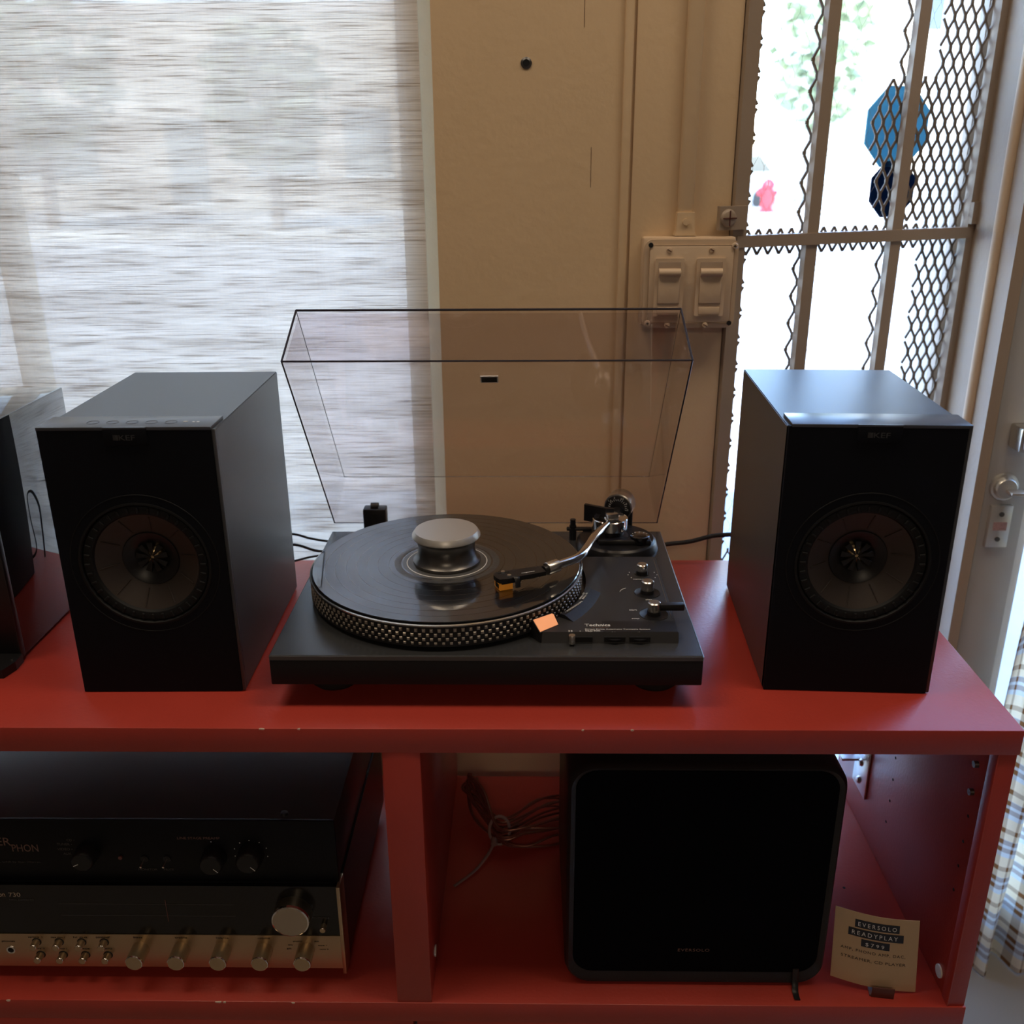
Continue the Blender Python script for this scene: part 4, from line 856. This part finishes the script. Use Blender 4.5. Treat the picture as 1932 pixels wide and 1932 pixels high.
def cardtext(s, u, v, w, h_, mat, par, sp=1., off=.0006, tilt=0., bold=0.):
    du = .01; p = cpnt(u, v, off); e = cpnt(u+w/2, v+tilt/2, off)-p
    o = text('lettering', s, p, 1., mat, par, ex=(1, 0, 0), ey=(0, 0, 1), height=1., space=sp, bold=bold)
    base = root_loc(par)
    for vt in o.data.vertices:     # bend the lettering onto the card
        q_ = vt.co+base-p; uu = u+q_.x*w; vv = v+q_.z*h_+tilt*q_.x
        vt.co = cpnt(uu, vv, off+max(0., -q_.y-.0001)*.5)-base
s1 = cardstrip(.235, .760, .800, .905, .010); cardtext('EVERSOLO', .270, .825, .455, .055, WHITE_INK, s1, 1.5, tilt=.010)
s2 = cardstrip(.165, .815, .672, .777, .010); cardtext('READYPLAY', .205, .697, .540, .055, WHITE_INK, s2, 1.45, tilt=.010)
s3 = cardstrip(.320, .655, .552, .650, .004); cardtext('$799', .370, .572, .220, .055, WHITE_INK, s3, 1.6, tilt=.004)
cardtext('AMP, PHONO AMP, DAC,', .090, .455, .760, .045, DARK_INK, cd_, 1.2, off=.0002, tilt=.018); cardtext('STREAMER, CD PLAYER', .100, .340, .760, .045, DARK_INK, cd_, 1.1, off=.0002, tilt=.018)
box('card_clip', (.3790, -.0700, ZB), (.4030, -.0686, ZB+.0140), BROWN, cd_, .0005, Matrix.Rotation(-.14, 3, 'Z')); box('card_clip_base', (.3790, -.0686, ZB), (.4030, -.0480, ZB+.0015), BROWN, cd_, .0003, Matrix.Rotation(-.14, 3, 'Z'))
# coil of speaker wire
co = thing('wire_coil', 'loose coil of clear copper speaker wire held by a zip tie', 'cable', (-.02, .20, ZB))
for k in range(7):
    j = lambda s: random.uniform(-s, s); z = ZB+.006+k*.0045
    a = [(-.084+j(.008), .272+j(.012), z+.012+j(.004)), (-.066+j(.004), .240+j(.01), z+.014), (-.042+j(.002), .175+j(.004), z+j(.002)), (-.005+j(.004), .172+j(.008), z+j(.004)), (.035+j(.008), .185+j(.010), z+j(.004)), (.066, .200+j(.010), z), (.062, .232, z+.004), (.020+j(.008), .225+j(.01), z+.006+j(.003)), (-.036+j(.002), .190+j(.004), z+j(.002)), (-.075+j(.004), .225+j(.01), z+.006), (-.092+j(.006), .262+j(.008), z+.008), (-.084, .272, z+.012)]
    tube('wire_loop', a, .0016, WIRE, co, seg=6, k=5)
    tube('copper_core', [(x+.002, y-.001, zz+.0016) for x, y, zz in a], .0006, P('copper_core', (.30, .12, .08), .35, metal=.8) if k == 0 else bpy.data.materials['copper_core'], co, seg=5, k=5)
zt_ = [(-.040+.014*math.cos(t_), .182+.0115*math.sin(t_)*.6, ZB+.020+.018*math.sin(t_)) for t_ in [2*PI*i/12 for i in range(13)]]
zp = tube('zip_tie', zt_, .0022, ZIP, co, seg=6, k=3, flat=.5); cyl('zip_head', (-.047, .166, ZB+.010), (-.047, .174, ZB+.012), .0045, ZIP, zp, seg=12)
tube('zip_tail', [(-.047, .168, ZB+.010), (-.056, .148, ZB+.006), (-.072, .122, ZB+.003), (-.0960, .0970, ZB+.0015)], .0021, ZIP, zp, seg=6, flat=.4)

# ================================================================== UNSEEN CEILING FIXTURES ADDED FOR THE FILL LAMPS
for (l, e) in LAMPS:
    ft = box('fill_fixture', (l[0]-.48, l[1]-.23, l[2]), (l[0]+.48, l[1]+.23, CLZ), WHITE, None, .006)
    tag(ft, {-.75: 'long white ceiling fixture added for the unseen fill lamp, the near one on the left', .75: 'long white ceiling fixture added for the unseen fill lamp, the near one on the right', 0.: 'long white ceiling fixture added for the unseen fill lamp, the one furthest back in the room'}[l[0]], 'ceiling light', 'added fill lights on the ceiling')

# ================================================================== STREET OUTSIDE
SZ, COLX = -.95, 1.275
struct(box('ground_street', (-60, .60, SZ-.1), (60, 120, SZ), STREET))
struct(box('ground_sidewalk', (-60, 17.0, SZ), (60, 23.4, SZ+.14), P('sidewalk', (.62, .60, .56), .9)))
def building(name, label, x0, x1, y, h_, col, wins, roofcol=(.3, .25, .22)):
    b = thing(name, label, 'building', ((x0+x1)/2, y+3, SZ))
    box('wall', (x0, y, SZ), (x1, y+6, SZ+h_), P(name+'_wall', col, .9, var=.08, vscale=1.2), b)
    box('cornice', (x0-.1, y-.15, SZ+h_-.25), (x1+.1, y, SZ+h_), P('cornice', roofcol, .8), b)
    for (wx, wz, ww, wh) in wins:
        w = box('window', (wx-ww/2, y-.06, SZ+wz), (wx+ww/2, y+.02, SZ+wz+wh), P('facade_window', (.07, .09, .11), .15), b)
        box('window_frame', (wx-ww/2-.06, y-.09, SZ+wz-.08), (wx+ww/2+.06, y-.02, SZ+wz), WHITE, w)
building('shop_building', 'long brown shop building across the street seen through the blind', -30, -3.4, 26.0, 5.0, (.42, .36, .29), [(-17, .9, 2.2, 1.6), (-12.5, .9, 2.2, 1.6), (-9.0, .2, 1.0, 2.1), (-6.5, .9, 1.8, 1.6), (-4.2, .9, 1.2, 1.6)])
building('house', 'cream two storey house across the street seen through the gate', 8.2, 22.0, 28.0, 6.2, (.72, .66, .54), [(10.9, 4.4, .8, 1.0), (10.2, 1.9, .5, .7), (14.0, 3.8, .9, 1.2), (17.5, 3.8, .9, 1.2), (14, .9, .9, 1.4)])
building('garage', 'low pale garage across the street between the house and the shops', -3.0, 6.0, 30.0, 3.6, (.62, .58, .52), [(1.0, .1, 2.4, 2.2)])
wc = thing('jamb_stand_in', 'white post set out in the sun as a stand-in for the outer jamb, right of the stickers behind the mesh', 'column', (COLX, 2.15, SZ))  # added post for the pale jamb, moved out where the sun lights it
box('shaft', (COLX-.085, 2.05, SZ+.12), (COLX+.085, 2.22, 3.0), WHITE, wc, .006); box('base', (COLX-.12, 2.02, SZ), (COLX+.12, 2.26, SZ+.12), WHITE, wc, .006)
def tree(label, x, y, h_, r_, col, seed):
    random.seed(seed); t_ = thing('street_tree', label, 'tree', (x, y, SZ))
    tube('trunk', [(x, y, SZ), (x+.05, y, SZ+h_*.4), (x-.05, y, SZ+h_*.7)], .12, P('bark', (.16, .11, .08), .9), t_)
    bm = bmesh.new(); vs = []
    for i in range(420):
        while True:
            p = Vector((random.uniform(-1, 1), random.uniform(-1, 1), random.uniform(-1, 1)))
            if .25 < p.length < 1: break
        c = Vector((x, y, SZ+h_*.68))+Vector((p.x*r_, p.y*r_, p.z*h_*.36)); n = Vector((random.gauss(0, 1), random.gauss(0, 1), random.gauss(0, 1))).normalized(); u, v = frame_of(n); k = random.uniform(.12, .28)
        bm.faces.new([bm.verts.new(c+u*k*a+v*k*b_*.6) for a, b_ in ((-1, 0), (0, -1), (1, 0), (0, 1))])
    stuff(obj('leaves', bm, P('leaves_%d' % seed, col, .7), t_))
tree('green street tree nearest the left bar of the gate', 7.3, 25.5, 5.6, 1.2, (.22, .27, .15), 3)
tree('olive street tree across the road behind the blind', -8.8, 17.5, 4.0, 1.6, (.20, .22, .13), 5)
tree('small street tree across the road seen through the blind', -4.6, 17.4, 3.6, 1.1, (.20, .22, .13), 8)
hy = thing('fire_hydrant', 'red fire hydrant on the far sidewalk seen through the gate', 'hydrant', (5.30, 21.5, SZ+.14))
HR = P('hydrant_red', (.55, .02, .03), .4)
lathe('barrel', [(0, 0), (.20, 0), (.20, .06), (.13, .08), (.13, .52), (.16, .54), (.15, .62), (.08, .70), (0, .73)], (5.30, 21.5, SZ+.14), HR, hy, seg=20); cyl('side_outlet', (5.08, 21.5, SZ+.56), (5.52, 21.5, SZ+.56), .06, HR, hy, seg=14)
car = thing('parked_car', 'pale blue car parked on the street seen through the gate', 'car', (5.0, 25.2, SZ))
CARP = P('car_paint', (.42, .55, .68), .25, coat=1.)
prism('body', [(2.0, .25), (2.0, .75), (2.5, .90), (2.9, 1.38), (4.3, 1.40), (4.8, .92), (5.0, .80), (5.0, .25)], 13.8, 15.4, CARP, car, lambda x, y, z: (x+1.5, z+10.6, SZ+y)); prism('side_window', [(2.68, .92), (2.98, 1.30), (4.22, 1.32), (4.58, .92)], 13.77, 13.82, P('car_glass', (.03, .04, .05), .1), car, lambda x, y, z: (x+1.5, z+10.6, SZ+y))
for x in (4.1, 5.9): cyl('wheel', (x, 24.35, SZ+.30), (x, 24.55, SZ+.30), .30, RUBBER, car, seg=24)
for o in bpy.data.objects:
    if '_base' in o: del o['_base']
